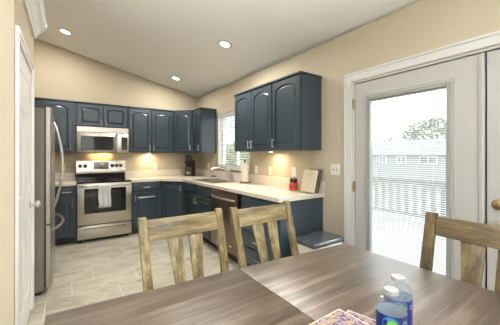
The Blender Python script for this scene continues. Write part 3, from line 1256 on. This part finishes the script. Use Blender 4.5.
ring_frame(m, XD - .012, XD + .030, GY0 + .024, GY1 - .024, GZ0 - .024, GZ1 + .024, .030)
m.build('glazing_frame', 'frame_grey', fdoor)
m = MB()
ring_frame(m, XD - .006, XD + .001, GY0 + .052, GY1 - .052, GZ0 - .052, GZ1 + .052, .012, .002)
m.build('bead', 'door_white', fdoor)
for nm, xx in (('glass_pane', XD + .010), ('glass_pane', XD + .040)):
    m = MB()
    m.box(xx, xx + .003, GY1 - .006, GY0 + .006, GZ0 - .006, GZ1 + .006)
    m.build(nm, 'glass_glare' if xx > XD + .03 else 'glass_clear', fdoor)
# blind between the panes
m = MB()
ns = 90
for i in range(ns):
    z = GZ0 + .012 + (GZ1 - GZ0 - .03) * (i + .5) / ns
    a = R(9)
    hw = .0080
    cx_ = XD + .0265
    dx_, dz_ = hw * math.cos(a), hw * math.sin(a)
    m.extr([(cx_ - dx_, GY1 + .004, z - dz_), (cx_ + dx_, GY1 + .004, z + dz_), (cx_ + dx_ - .0002, GY1 + .004, z + dz_ + .0005), (cx_ - dx_ - .0002, GY1 + .004, z - dz_ + .0005)],
           (0, GY0 - GY1 - .008, 0))
m.build('blind_slats', 'blind_white', fdoor, smooth=0)
m = MB()
m.box(XD + .018, XD + .036, GY1 + .002, GY0 - .002, GZ1 - .016, GZ1 - .001, .002)
m.box(XD + .020, XD + .034, GY1 + .002, GY0 - .002, GZ0 + .001, GZ0 + .012, .002)
for yy in (GY0 - .05, GY1 + .10):
    m.box(XD + .0175, XD + .0185, yy - .001, yy + .001, GZ0 + .01, GZ1 - .01)
m.build('blind_rails', 'blind_white', fdoor)
m = MB()
m.box(XD - .018, XD - .011, (GY0 + GY1) / 2 - .03, (GY0 + GY1) / 2 + .03, GZ1 + .002, GZ1 + .018, .002)
m.build('blind_slider', 'frame_grey', fdoor)
for hz_ in (1.815, 1.02, .25):
    m = MB()
    m.tube([(-.004, DY0 - .012, hz_ - .05), (-.004, DY0 - .012, hz_ + .05)], .0075, 10)
    m.box(.000, .011, DY0 - .019, DY0 - .001, hz_ - .048, hz_ + .048)
    m.build('hinge', 'brass', fdoor)
m = MB()
m.box(XD - .014, XD, LY1 - .002, LY1 + .030, .024, DZ - .027, .004)
m.box(XD - .018, XD - .010, LY1 + .0, LY1 + .018, .024, DZ - .027, .003)
m.build('astragal', 'door_white', fdoor)
m = MB()
m.box(XD + .020, XD + .05, LY1 - .0105, LY1 - .0005, .024, DZ - .027)
m.box(XD + .020, XD + .05, LY0 + .0005, DY0 - .0185, .024, DZ - .0185)
m.box(XD + .020, XD + .05, DY1 + .02, LY0, DZ - .0265, DZ - .0185)
m.build('weatherstrip', 'toe_black', fdoor)
m = MB()
m.box(XD, XD + fwd, DY1 + .020, LY1 - .011, .024, DZ - .027, .002)
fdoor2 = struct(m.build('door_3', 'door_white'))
m = MB()
ring_frame(m, XD - .010, XD + .002, LY1 - .19, DY1 + .19, GZ0 - .03, GZ1 + .03, .030)
m.build('glazing_frame', 'frame_grey', fdoor2)


def round_x(mm, y, z, prof, n=22):
    """lathe about the x axis pointing into the room (-x)"""
    mm.rings([[(XD - d_, y + r_ * math.cos(2 * PI * i / n), z + r_ * math.sin(2 * PI * i / n)) for i in range(n)] for r_, d_ in prof])


m = MB()
round_x(m, -4.866, .998, [(.034, 0), (.034, .008), (.030, .014), (.024, .016)])
m.box(XD - .034, XD - .015, -4.871, -4.861, .978, 1.018, .002)
m.build('deadbolt', 'brass', fdoor2)
m = MB()
round_x(m, -4.866, .866, [(.034, 0), (.034, .006), (.014, .012), (.013, .036), (.024, .042), (.029, .056), (.024, .070), (.006, .076)])
m.build('door_knob', 'nickel', fdoor2)

# ------------------------------------------------------------------ sink window and blind
m = MB()
ring_frame(m, .085, .135, WY0, WY1, WZ0, WZ1, .045, .003)
m.box(.095, .125, (WY0 + WY1) / 2 - .02, (WY0 + WY1) / 2 + .02, WZ0 + .045, WZ1 - .045)
win = struct(m.build('window_1', 'vinyl_white'))
m = MB()
m.box(.108, .112, WY1 + .045, WY0 - .045, WZ0 + .045, WZ1 - .045)
m.build('window_pane', 'glass_clear', win)
m = MB()
m.box(-.03, .085, WY1 - .02, WY0 + .02, WZ0 - .024, WZ0 + .002, .004)
m.build('window_sill', 'trim_white', win)
m = MB()
for a in ((0.001, .085, WY0 - .008, WY0 - .0005, WZ0 + .002, WZ1), (0.001, .085, WY1 + .0005, WY1 + .008, WZ0 + .002, WZ1), (0.001, .085, WY1 + .008, WY0 - .008, WZ1 - .008, WZ1 - .0005)):
    m.box(*a)
m.build('window_jamb', 'trim_white', win)
t = thing('window_blind', 'white horizontal slat blind lowered in the sink window', 'blind', (.045, 0, WZ0), 0)
m = MB()
ns = 22
zt_ = WZ1 - WZ0 - .06
for i in range(ns):
    z = .035 + (zt_ - .04) * (i + .5) / ns
    a = R(-22)
    hw = .024
    dx_, dz_ = hw * math.cos(a), hw * math.sin(a)
    m.extr([(-dx_, WY1 + .014, z - dz_), (dx_, WY1 + .014, z + dz_), (dx_ - .0007, WY1 + .014, z + dz_ + .003), (-dx_ - .0007, WY1 + .014, z - dz_ + .003)], (0, WY0 - WY1 - .028, 0))
m.build('slats', 'blind_white', t, smooth=0)
m = MB()
m.box(-.03, .03, WY1 + .012, WY0 - .012, zt_, zt_ + .048, .003)
m.build('headrail', 'blind_white', t)
m = MB()
m.box(-.025, .025, WY1 + .014, WY0 - .014, .008, .026, .003)
m.build('bottom_rail', 'blind_white', t)
m = MB()
for yy in (WY0 - .12, (WY0 + WY1) / 2, WY1 + .12):
    for xx in (-.024, .024):
        m.tube([(xx, yy, .02), (xx, yy, zt_)], .0012, 5)
m.build('ladder_cords', 'blind_white', t)

# ------------------------------------------------------------------ wall plates
def plate(label, loc, rotz, w_=.072, kind='outlet', cat='outlet'):
    t = thing('wall_outlet' if kind == 'outlet' else 'light_switch', label, cat, loc, rotz, 'white wall plates')
    mm = MB()
    mm.box(-w_ / 2, w_ / 2, -.006, -.0005, -.058, .058, .002)
    mm.build('cover_plate', 'plate_white', t)
    if kind == 'outlet':
        for s in (-1, 1):
            mm = MB()
            mm.box(-.017, .017, -.0085, -.0061, s * .022 - .014, s * .022 + .014, .001)
            so = mm.build('socket', 'plate_white', t)
            mm = MB()
            mm.box(-.008, -.005, -.0090, -.0086, s * .022 - .004, s * .022 + .006)
            mm.box(.005, .008, -.0090, -.0086, s * .022 - .004, s * .022 + .006)
            mm.build('slots', 'slot_dark', so)
    else:
        n_ = 2 if w_ > .1 else 1
        for k in range(n_):
            x = (k - (n_ - 1) / 2) * .046
            mm = MB()
            mm.box(x - .006, x + .006, -.0085, -.0061, -.013, .013)
            mm.build('toggle_slot', 'slot_dark', t)
            mm = MB()
            mm.hexa([(x - .0045, -.008, -.004), (x + .0045, -.008, -.004), (x + .0045, -.006, .010), (x - .0045, -.006, .010),
                     (x - .004, -.020, .006), (x + .004, -.020, .006), (x + .004, -.018, .012), (x - .004, -.018, .012)])
            mm.build('toggle', 'plate_white', t)
    return t


plate('white outlet on the back wall between range and knife block', (-.867, 0, 1.105), 0)
plate('white outlet low on the wall just left of the range', (-2.347, 0, 1.135), 0)
plate('white outlet on the right wall beneath the narrow end-panel cabinet', (0, -.60, 1.115), R(-90))
plate('white outlet right beside the paper towel roll', (0, -2.20, 1.110), R(-90))
plate('white single switch between paper towel and red jar', (0, -2.53, 1.112), R(-90), kind='switch', cat='light switch')
plate('white outlet on the wall directly above the red jar', (0, -2.99, 1.120), R(-90))
plate('white double toggle switch on the wall beside the patio door', (0, -3.60, 1.175), R(-90), w_=.115, kind='switch', cat='light switch')

# ------------------------------------------------------------------ recessed downlights
lx = [(-2.311, -.771, 'recessed ceiling light near the pantry crown moulding', 17), (-.662, -2.448, 'recessed ceiling light above the right-hand wall cabinets', 30),
      (-.673, -.659, 'recessed ceiling light close to the back corner of the kitchen', 15)]
tilt = math.atan(SL)
for x, y, lab, pw_ in lx:
    t = thing('recessed_downlight', lab, 'ceiling light', (x, y, zc(x)), 0, 'recessed ceiling lights')
    t.rotation_euler = (0, tilt, 0)
    m = MB()
    m.lathe([(.060, -.001), (.088, -.001), (.088, -.006), (.072, -.012), (.060, -.010)], 32, cap0=False, cap1=False)
    m.build('trim_ring', 'trim_white', t)
    m = MB()
    m.lathe([(.061, -.004), (.059, -.0065)], 32)
    m.build('lens', 'lens_glow', t)
    l = area_light('downlight_lamp', (0, 0, -.016), (0, 0, 0), .11, .11, pw_, (1.0, .95, .87), 'DISK')
    l.parent = t
# more of the same over the dining side, behind the camera
for x, y in ((-2.6, -6.6),):
    area_light('dining_downlight_lamp', (x, y, zc(x) - .02), (0, tilt, 0), .11, .11, 5, (1.0, .95, .87), 'DISK')

# ------------------------------------------------------------------ things on the counter
# knife block
t = thing('knife_block', 'black knife block in the counter corner under the diagonal cabinet', 'knife block', (-.25, -.27, CZ1), R(-45))
KS = 1.3
m = MB()
m.hexa([(-.06, -.075, 0), (.06, -.075, 0), (.06, .075, 0), (-.06, .075, 0), (-.06, -.075, .13), (.06, -.075, .13), (.06, .055, .24), (-.06, .055, .24)], .004)
scale_mb(m, KS)
m.build('block', 'block_wood', t)
m = MB()
m.box(-.03, .03, -.0775, -.0755, .03, .07)
scale_mb(m, KS)
m.build('badge', 'steel', t)
for i, (kx, f, ln) in enumerate(((-.042, .2, .10), (-.014, .2, .105), (.014, .2, .10), (.042, .2, .095), (-.036, .7, .13), (0, .7, .14), (.036, .7, .13))):
    m = MB()
    y = -.075 + .13 * f
    z = .13 + .11 * f
    dy, dz = -.60, .80
    px_, py_, pz_ = kx, y, z
    m.tube([(px_, py_, pz_), (px_, py_ + dy * .02, pz_ + dz * .02)], .009, 8)
    m.tube([(px_, py_ + dy * .02, pz_ + dz * .02), (px_, py_ + dy * ln * .6, pz_ + dz * ln * .6), (px_, py_ + dy * ln, pz_ + dz * ln)], [.010, .011, .012], 8)
    scale_mb(m, KS)
    m.build('knife_handle', 'black_plastic', t)
# paper towels
t = thing('paper_towel_holder', 'paper towel roll on an upright wooden holder beside the sink', 'paper towel', (-.110, -2.060, CZ1), 0)
m = MB()
m.lathe([(.080, 0), (.080, .012), (.074, .018), (.01, .018)], 28)
m.build('base', 'holder_wood', t)
m = MB()
m.lathe([(.010, .0185), (.010, .315), (.016, .318), (.018, .330), (.012, .340), (.003, .343)], 14)
m.build('rod', 'holder_wood', t)
m = MB()
m.lathe([(.021, .020), (.058, .020), (.060, .024), (.060, .296), (.058, .300), (.021, .300), (.021, .020)], 32, cap0=False, cap1=False)
m.build('paper_roll', 'paper_towel', t)
# candle jar
t = thing('candle_jar', 'red glass jar with a dark lid standing by the leaning book', 'jar', (-.100, -3.085, CZ1), 0)
m = MB()
m.lathe([(.040, 0), (.050, .006), (.052, .02), (.052, .075), (.046, .088), (.040, .092)], 28)
m.build('jar_body', 'red_wax', t)
m = MB()
m.lathe([(.043, .0925), (.044, .10), (.044, .128), (.040, .136), (.012, .138)], 28)
m.build('lid', 'jar_lid', t)
m = MB()
for i in range(8):
    a0 = R(195 + i * 8)
    a1 = R(195 + i * 8 + 8)
    m.bm.faces.new([m.bm.verts.new(((.0526) * math.cos(a), (.0526) * math.sin(a), z)) for a, z in ((a0, .026), (a1, .026), (a1, .062), (a0, .062))])
m.build('label', 'jar_print', t)
# dark folder behind, pale book in front, both leaning on the wall
def leaning(name, label, cat, loc, rotz, w_, h_, th, lean, cover, pages=None):
    t = thing(name, label, cat, loc, rotz)
    c, s = math.cos(lean), math.sin(lean)

    def tr(x, d_, hgt):      # d_ thickness towards the viewer (local -y)
        return (x, -d_ * c + hgt * s, d_ * s + hgt * c)

    def slab(mm, x0, x1, d0, d1, h0, h1, bev=.001):
        mm.hexa([tr(x0, d1, h0), tr(x1, d1, h0), tr(x1, d0, h0), tr(x0, d0, h0), tr(x0, d1, h1), tr(x1, d1, h1), tr(x1, d0, h1), tr(x0, d0, h1)], bev)
    mm = MB()
    if pages:
        slab(mm, 0, w_, th - .003, th, 0, h_)
        slab(mm, 0, w_, 0, .003, 0, h_)
        slab(mm, 0, .004, .003, th - .003, 0, h_)
    else:
        slab(mm, 0, w_, 0, th, 0, h_, .002)
    mm.build('cover', cover, t)
    if pages:
        mm = MB()
        slab(mm, .005, w_ - .004, .0032, th - .0032, .004, h_ - .004)
        mm.build('pages', pages, t)
        mm = MB()
        for k in range(7):
            slab(mm, w_ * (.30 + .06 * k), w_ * (.345 + .06 * k), th + .0001, th + .0006, h_ * .775, h_ * .79, 0)
        mm.build('title', 'book_ink', t)
    return t


leaning('dark_board', 'dark brown board leaning on the wall behind the pale book', 'board', (-.090, -3.285, CZ1 + .002), R(-90), .172, .258, .010, R(14), 'dark_cover')
leaning('cookbook', 'pale cream book standing upright against the dark board', 'book', (-.140, -3.262, CZ1 + .007), R(-93), .190, .245, .026, R(14), 'book_cover', 'book_pages')

# ------------------------------------------------------------------ trash can (lid opens towards the room)
t = thing('trash_can', 'low steel trash can with a dark flat lid beside the end cabinet', 'trash can', (-.352, -3.680, 0), R(-90))
bw, bd_, bh = .262, .40, .53


def rrect(hx_, hy_, r_, z, n=5):
    pts = []
    for cx_, cy_, a0 in ((hx_ - r_, hy_ - r_, 0), (-hx_ + r_, hy_ - r_, 90), (-hx_ + r_, -hy_ + r_, 180), (hx_ - r_, -hy_ + r_, 270)):
        for k in range(n + 1):
            a = R(a0 + 90 * k / n)
            pts.append((cx_ + r_ * math.cos(a), cy_ + r_ * math.sin(a), z))
    return pts


m = MB()
m.rings([rrect(bw / 2 - .012, bd_ / 2 - .012, .03, .03), rrect(bw / 2 - .006, bd_ / 2 - .006, .012, .515)])
m.build('bucket', 'bin_steel', t)
m = MB()
m.rings([rrect(bw / 2 - .006, bd_ / 2 - .006, .012, 0), rrect(bw / 2 - .006, bd_ / 2 - .006, .012, .029)])
m.build('base', 'bin_lid', t)
m = MB()
m.rings([rrect(bw / 2 + .004, bd_ / 2 + .004, .014, .5155), rrect(bw / 2 + .008, bd_ / 2 + .008, .015, .522), rrect(bw / 2 + .008, bd_ / 2 + .008, .015, .548),
         rrect(bw / 2 + .002, bd_ / 2 + .002, .014, .558), rrect(bw / 2 - .02, bd_ / 2 - .02, .012, .560)])
m.build('lid', 'bin_lid', t)
m = MB()
m.box(-.05, .05, -bd_ / 2 - .05, -bd_ / 2 + .004, .006, .02, .004)
m.build('pedal', 'nickel', t)

# ------------------------------------------------------------------ dining table
TZ = .76
A, B_, C_, D_ = (-2.356, -4.206), (-.838, -4.318), (-.853, -5.42), (-2.380, -5.42)
t = thing('dining_table', 'brown wood-grain dining table filling the front of the room', 'table', (-1.6, -4.73, 0), 0)
lo = lambda p: (p[0] + 1.6, p[1] + 4.73)
sm_f = (-1.596 + 1.6, -4.262 + 4.73)        # seam between the two leaves
sm_n = (-1.614 + 1.6, -5.42 + 4.73)
gap = .0008
m = MB()


def leaf(mm, q, z0, z1):
    q = [Vector((a, b)) for a, b in q]
    cc = sum(q, Vector((0, 0))) / 4
    ins = lambda d_, z: [((p + (cc - p).normalized() * d_).x, (p + (cc - p).normalized() * d_).y, z) for p in q]
    mm.rings([ins(.002, z0), ins(0, z0 + .002), ins(0, z1 - .0015), ins(.0006, z1 - .0004), ins(.0015, z1)])


leaf(m, [lo(A), lo(D_), (sm_n[0] - gap, sm_n[1]), (sm_f[0] - gap, sm_f[1])], TZ - .032, TZ)
m.build('table_leaf', 'table_wood', t)
m = MB()
leaf(m, [(sm_f[0] + gap, sm_f[1]), (sm_n[0] + gap, sm_n[1]), lo(C_), lo(B_)], TZ - .032, TZ)
m.build('table_leaf', 'table_wood', t)
m = MB()
for (x0, x1, y0, y1) in ((-.66, .66, .305, .325), (-.66, .66, -.65, -.63), (-.66, -.64, -.63, .305), (.64, .66, -.63, .305)):
    m.box(x0, x1, y0, y1, TZ - .115, TZ - .0325)
m.build('apron', 'chair_wood_x', t)
for sx in (-1, 1):
    for sy in (.318, -.64):
        m = MB()
        cx_ = sx * .66
        m.hexa([(cx_ - .025, sy - .025, 0), (cx_ + .025, sy - .025, 0), (cx_ + .025, sy + .025, 0), (cx_ - .025, sy + .025, 0),
                (cx_ - .038, sy - .038, TZ - .0325), (cx_ + .038, sy - .038, TZ - .0325), (cx_ + .038, sy + .038, TZ - .0325), (cx_ - .038, sy + .038, TZ - .0325)], .003)
        m.build('leg', 'chair_wood_z', t)

# ------------------------------------------------------------------ chairs
def widen(mm, k):
    for v in mm.bm.verts:
        v.co.x *= k


def make_chair(label, loc, rotz, wide=1.0, wd='chair_wood'):
    t = thing('dining_chair', label, 'chair', loc, rotz, 'slat-back wooden dining chairs')
    ys, yt = .205, .365                    # post position at seat height and at the top
    zs, zt2 = .46, 1.0
    py_ = lambda z: ys + (yt - ys) * (z - zs) / (zt2 - zs)
    hw = .0145
    for s in (-1, 1):
        m = MB()
        xw = .0205
        sec = lambda z, y, x: [(x - xw, y - hw, z), (x + xw, y - hw, z), (x + xw, y + hw, z), (x - xw, y + hw, z)]
        m.rings([sec(0, ys + .05, s * .197), sec(.30, ys + .004, s * .201), sec(.47, py_(.47), s * .204), sec(.74, py_(.74), s * .211), sec(.995, py_(.995), s * .2165), [(x + (.003 if x < s * .2165 else -.003), y + (.003 if y < py_(1.0) else -.003), z) for x, y, z in sec(1.0, py_(1.0), s * .2165)]])
        widen(m, wide)
        m.build('back_post', wd + '_z', t, smooth=20)
        m = MB()
        cx_ = s * .20
        m.hexa([(cx_ - .018, -.215, 0), (cx_ + .018, -.215, 0), (cx_ + .018, -.179, 0), (cx_ - .018, -.179, 0),
                (cx_ - .022, -.22, .43), (cx_ + .022, -.22, .43), (cx_ + .022, -.176, .43), (cx_ - .022, -.176, .43)], .002)
        widen(m, wide)
        m.build('front_leg', wd + '_z', t)
    m = MB()
    t2 = .012
    za, zb_ = .886, .984
    m.hexa([(-.193, py_(za) - t2, za), (.193, py_(za) - t2, za), (.193, py_(za) + t2, za), (-.193, py_(za) + t2, za),
            (-.195, py_(zb_) - t2, zb_), (.195, py_(zb_) - t2, zb_), (.195, py_(zb_) + t2, zb_), (-.195, py_(zb_) + t2, zb_)], .002)
    widen(m, wide)
    m.build('top_rail', wd + '_x', t)
    m = MB()
    za, zb_ = .50, .55
    m.hexa([(-.182, py_(za) - t2, za), (.182, py_(za) - t2, za), (.182, py_(za) + t2, za), (-.182, py_(za) + t2, za),
            (-.183, py_(zb_) - t2, zb_), (.183, py_(zb_) - t2, zb_), (.183, py_(zb_) + t2, zb_), (-.183, py_(zb_) + t2, zb_)], .002)
    widen(m, wide)
    m.build('lower_rail', wd + '_x', t)
    for s in (-1, 1):
        m = MB()
        t3 = .007
        c0, c1, w0, w1 = s * .044, s * .058, .022, .040
        za, zb_ = .551, .885
        m.hexa([(c0 - w0, py_(za) - t3, za), (c0 + w0, py_(za) - t3, za), (c0 + w0, py_(za) + t3, za), (c0 - w0, py_(za) + t3, za),
                (c1 - w1, py_(zb_) - t3, zb_), (c1 + w1, py_(zb_) - t3, zb_), (c1 + w1, py_(zb_) + t3, zb_), (c1 - w1, py_(zb_) + t3, zb_)], .0015)
        widen(m, wide)
        m.build('back_slat', wd + '_z', t)
    m = MB()
    m.box(-.235, .235, -.235, .175, .431, .456, .008, 2)
    widen(m, wide)
    m.build('seat', wd + '_x', t)
    m = MB()
    m.box(-.178, .178, -.207, -.187, .37, .43)
    m.box(-.178, .178, .188, .206, .37, .43)
    for s in (-1, 1):
        m.box(s * .20 - .01, s * .20 + .01, -.176, .19, .37, .43)
    widen(m, wide)
    m.build('seat_frame', wd + '_x', t)
    m = MB()
    for s in (-1, 1):
        m.box(s * .20 - .009, s * .20 + .009, -.18, .20, .17, .20)
    m.box(-.192, .192, 0, .018, .172, .198)
    widen(m, wide)
    m.build('stretcher', wd + '_x', t)
    return t


make_chair('tan wooden slat-back chair in front of the range and tile floor', (-1.7625, -4.312, 0), 0)
ch2 = dup([o for o in COL.objects if o.name.startswith('dining_chair')][0], 'tan wooden slat-back chair in front of the dishwasher and drawers',
          (-1.2405, -4.341, 0), 0)
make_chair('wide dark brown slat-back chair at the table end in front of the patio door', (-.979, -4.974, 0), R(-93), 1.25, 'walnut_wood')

# ------------------------------------------------------------------ bottles and printed cards on the table
def water_bottle(label, loc, rotz):
    t = thing('water_bottle', label, 'bottle', loc, rotz, 'water bottles')
    m = MB()
    m.lathe([(.028, .0), (.034, .006), (.035, .02), (.035, .085), (.0335, .09), (.0335, .196), (.0352, .199), (.0345, .205), (.030, .213), (.022, .219), (.0145, .222), (.0125, .226), (.0125, .2285), (.0150, .2285), (.0150, .2295), (.0125, .230), (.0125, .234)], 36)
    m.build('bottle_body', 'bottle_body', t, smooth=60)
    m = MB()
    n = 40
    rs = []
    prof = [(.0145, .2285), (.0163, .2290), (.0165, .2375), (.0158, .2395), (.010, .240)]
    m.lathe(prof, n)
    m.build('cap', 'bottle_cap', t, smooth=50)
    m = MB()
    m.lathe([(.0342, .095), (.0342, .187)], 44, cap0=False, cap1=False)
    lb = m.build('label_wrap', 'bottle_label', t)
    m = MB()
    m.lathe([(.0339, .0955), (.0339, .1865)], 44, cap0=False, cap1=False)
    m.build('label_lining', 'label_lining', lb)

    def patch(mm, a_c, z_c, ra, rz, r_, n_=20):
        vs = [mm.bm.verts.new((r_ * math.cos(a_c + ra * math.cos(2 * PI * i / n_)), r_ * math.sin(a_c + ra * math.cos(2 * PI * i / n_)), z_c + rz * math.sin(2 * PI * i / n_))) for i in range(n_)]
        c = mm.bm.verts.new((r_ * math.cos(a_c) * 1.004, r_ * math.sin(a_c) * 1.004, z_c))
        for i in range(n_):
            mm.bm.faces.new((vs[i], vs[(i + 1) % n_], c))

    m = MB()
    patch(m, 0, .166, .55, .019, .0345)
    m.build('label_swirl', 'label_light_blue', lb)
    m = MB()
    patch(m, .12, .165, .36, .0135, .0348)
    gm = m.build('label_emblem', 'label_green', lb)
    m = MB()
    for k in range(4):
        patch(m, -.08 + k * .12, .1655, .035, .0045, .0352, 8)
    m.build('emblem_marks', 'label_print_white', gm)
    m = MB()
    for k in range(7):
        a = 2 * PI * k / 7
        patch(m, 1.0 + .13 * math.cos(a), .170 + .0052 * math.sin(a), .05, .0018, .0346, 6)
    for k in range(3):
        patch(m, 1.55 + .10 * k, .162, .035, .003, .0346, 6)
    m.build('label_marks', 'label_print_white', lb)
    return t


b1 = water_bottle('water bottle with green oval on blue label, nearer of the pair', (-1.643, -5.039, TZ), R(-126 - 28))
b1.scale = (1, 1, .97)
dup(b1, 'water bottle half hidden behind the other bottle on the table', (-1.560, -5.014, TZ), R(-150))


def card(label, loc, rotz, w_, h_):
    t = thing('printed_card', label, 'card', loc, rotz, 'purple printed cards')
    m = MB()
    m.box(-w_, 0, -h_, 0, 0, .004, .0008)
    m.build('card_stock', 'paper_edge', t)
    m = MB()
    m.box(-w_ + .006, -.006, -h_ + .006, -.006, .0041, .0046)
    m.build('printed_face', 'purple_print', t)
    return t


card('tan card with purple print lying on top of another card', (-1.490, -4.772, TZ + .0052), R(1), .185, .185)
card('purple printed card peeking out from under the tan card', (-1.462, -4.790, TZ + .0002), R(14), .16, .18)

# ------------------------------------------------------------------ outdoors
m = MB()
m.box(.2, 4.45, -9, 0.5, -.24, -.17)
struct(m.build('deck', 'deck_boards'))
m = MB()
m.box(.2, 120, -60, 90, -1.5, -1.4)
struct(m.build('lawn', 'lawn'))
t = thing('deck_railing', 'white balustrade along the far edge of the deck outside', 'railing', (4.3, 0, -.17))
m = MB()
m.box(-.07, .07, -8.5, .4, .91, .95, .005)
m.build('top_rail', 'rail_top', t)
m = MB()
m.box(-.03, .03, -8.5, .4, .10, .16)
m.box(-.03, .03, -8.5, .4, .83, .90)
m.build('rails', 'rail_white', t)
bal0 = None
y = -3.4
while y < .3:
    if bal0 is None:
        m = MB()
        m.box(-.028, .028, -.04, .04, .161, .829)
        bal0 = m.build('baluster', 'rail_white', t, loc=(0, y, 0))
    else:
        c = bal0.copy()
        COL.objects.link(c)
        c.location = (0, y, 0)
    y += .185
for yy in (-8.4, -6.2, -4.0, .35):
    m = MB()
    m.box(-.05, .05, yy - .05, yy + .05, 0, 1.0)
    m.build('post', 'rail_white', t)

HX = 22
t = thing('neighbour_house', 'pale single-storey house beyond the deck seen through the door', 'house', (HX, 7, -1.4))
m = MB()
m.box(0, 8, -12, 12, 0, 2.80)
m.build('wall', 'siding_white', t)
m = MB()
m.extr([(-.5, -12.5, 2.80), (8.5, -12.5, 2.80), (4.0, -12.5, 4.25), ], (0, 25, 0))
m.build('roof', 'roof_grey', t)
for yc_, wy in ((8.15 - 7, .55), (6.45 - 7, .62), (4.35 - 7, 1.15), (0.3 - 7, 1.0)):
    m = MB()
    m.box(-.06, -.001, yc_ - wy / 2 - .08, yc_ + wy / 2 + .08, 2.12 - .08, 2.62 + .06)
    f = m.build('window', 'vinyl_white', t)
    m = MB()
    m.box(-.07, -.061, yc_ - wy / 2, yc_ - .04, 2.12, 2.62)
    m.box(-.07, -.061, yc_ + .04, yc_ + wy / 2, 2.12, 2.62)
    m.build('pane', 'house_glass', f)


def tree(label, loc, r_, h_, mt, seed):
    rnd = random.Random(seed)
    t = thing('garden_tree', label, 'tree', loc, 0, 'trees outside')
    m = MB()
    m.tube([(0, 0, 0), (.05, 0, h_ * .3), (0, .08, h_ * .62)], [.16, .13, .07], 8)
    m.build('trunk', 'bark', t)
    m = MB()
    for k in range(1300):
        u, v, w_ = rnd.gauss(0, 1), rnd.gauss(0, 1), rnd.gauss(0, 1)
        l_ = math.sqrt(u * u + v * v + w_ * w_)
        q = r_ * (.55 + .5 * rnd.random())
        p = Vector((u / l_ * q, v / l_ * q, h_ * .66 + w_ / l_ * q * h_ * .34 / r_))
        s_ = r_ * rnd.uniform(.045, .10)
        a, b = Vector((rnd.uniform(-1, 1), rnd.uniform(-1, 1), rnd.uniform(-1, 1))).normalized(), Vector((rnd.uniform(-1, 1), rnd.uniform(-1, 1), rnd.uniform(-1, 1))).normalized()
        m.bm.faces.new([m.bm.verts.new(p + x_) for x_ in (a * s_, b * s_, -a * s_, -b * s_)])
    m.build('foliage', mt, t, smooth=0)
    return t


tree('big green tree above the roof at the right of the door glass', (33, 8.6, -1.4), 2.9, 7.2, 'leaf_green', 3)
tree('small yellow-green tree above the roof left of the big tree', (33, 13.6, -1.4), 1.2, 5.9, 'leaf_yellow', 5)
tree('leafy green tree outside the sink window', (7.5, 10.5, -1.4), 2.0, 3.6, 'leaf_pale', 8)
tree('pale green shrub tree farther off outside the sink window', (14.5, 19.5, -1.4), 2.6, 4.4, 'leaf_pale', 9)
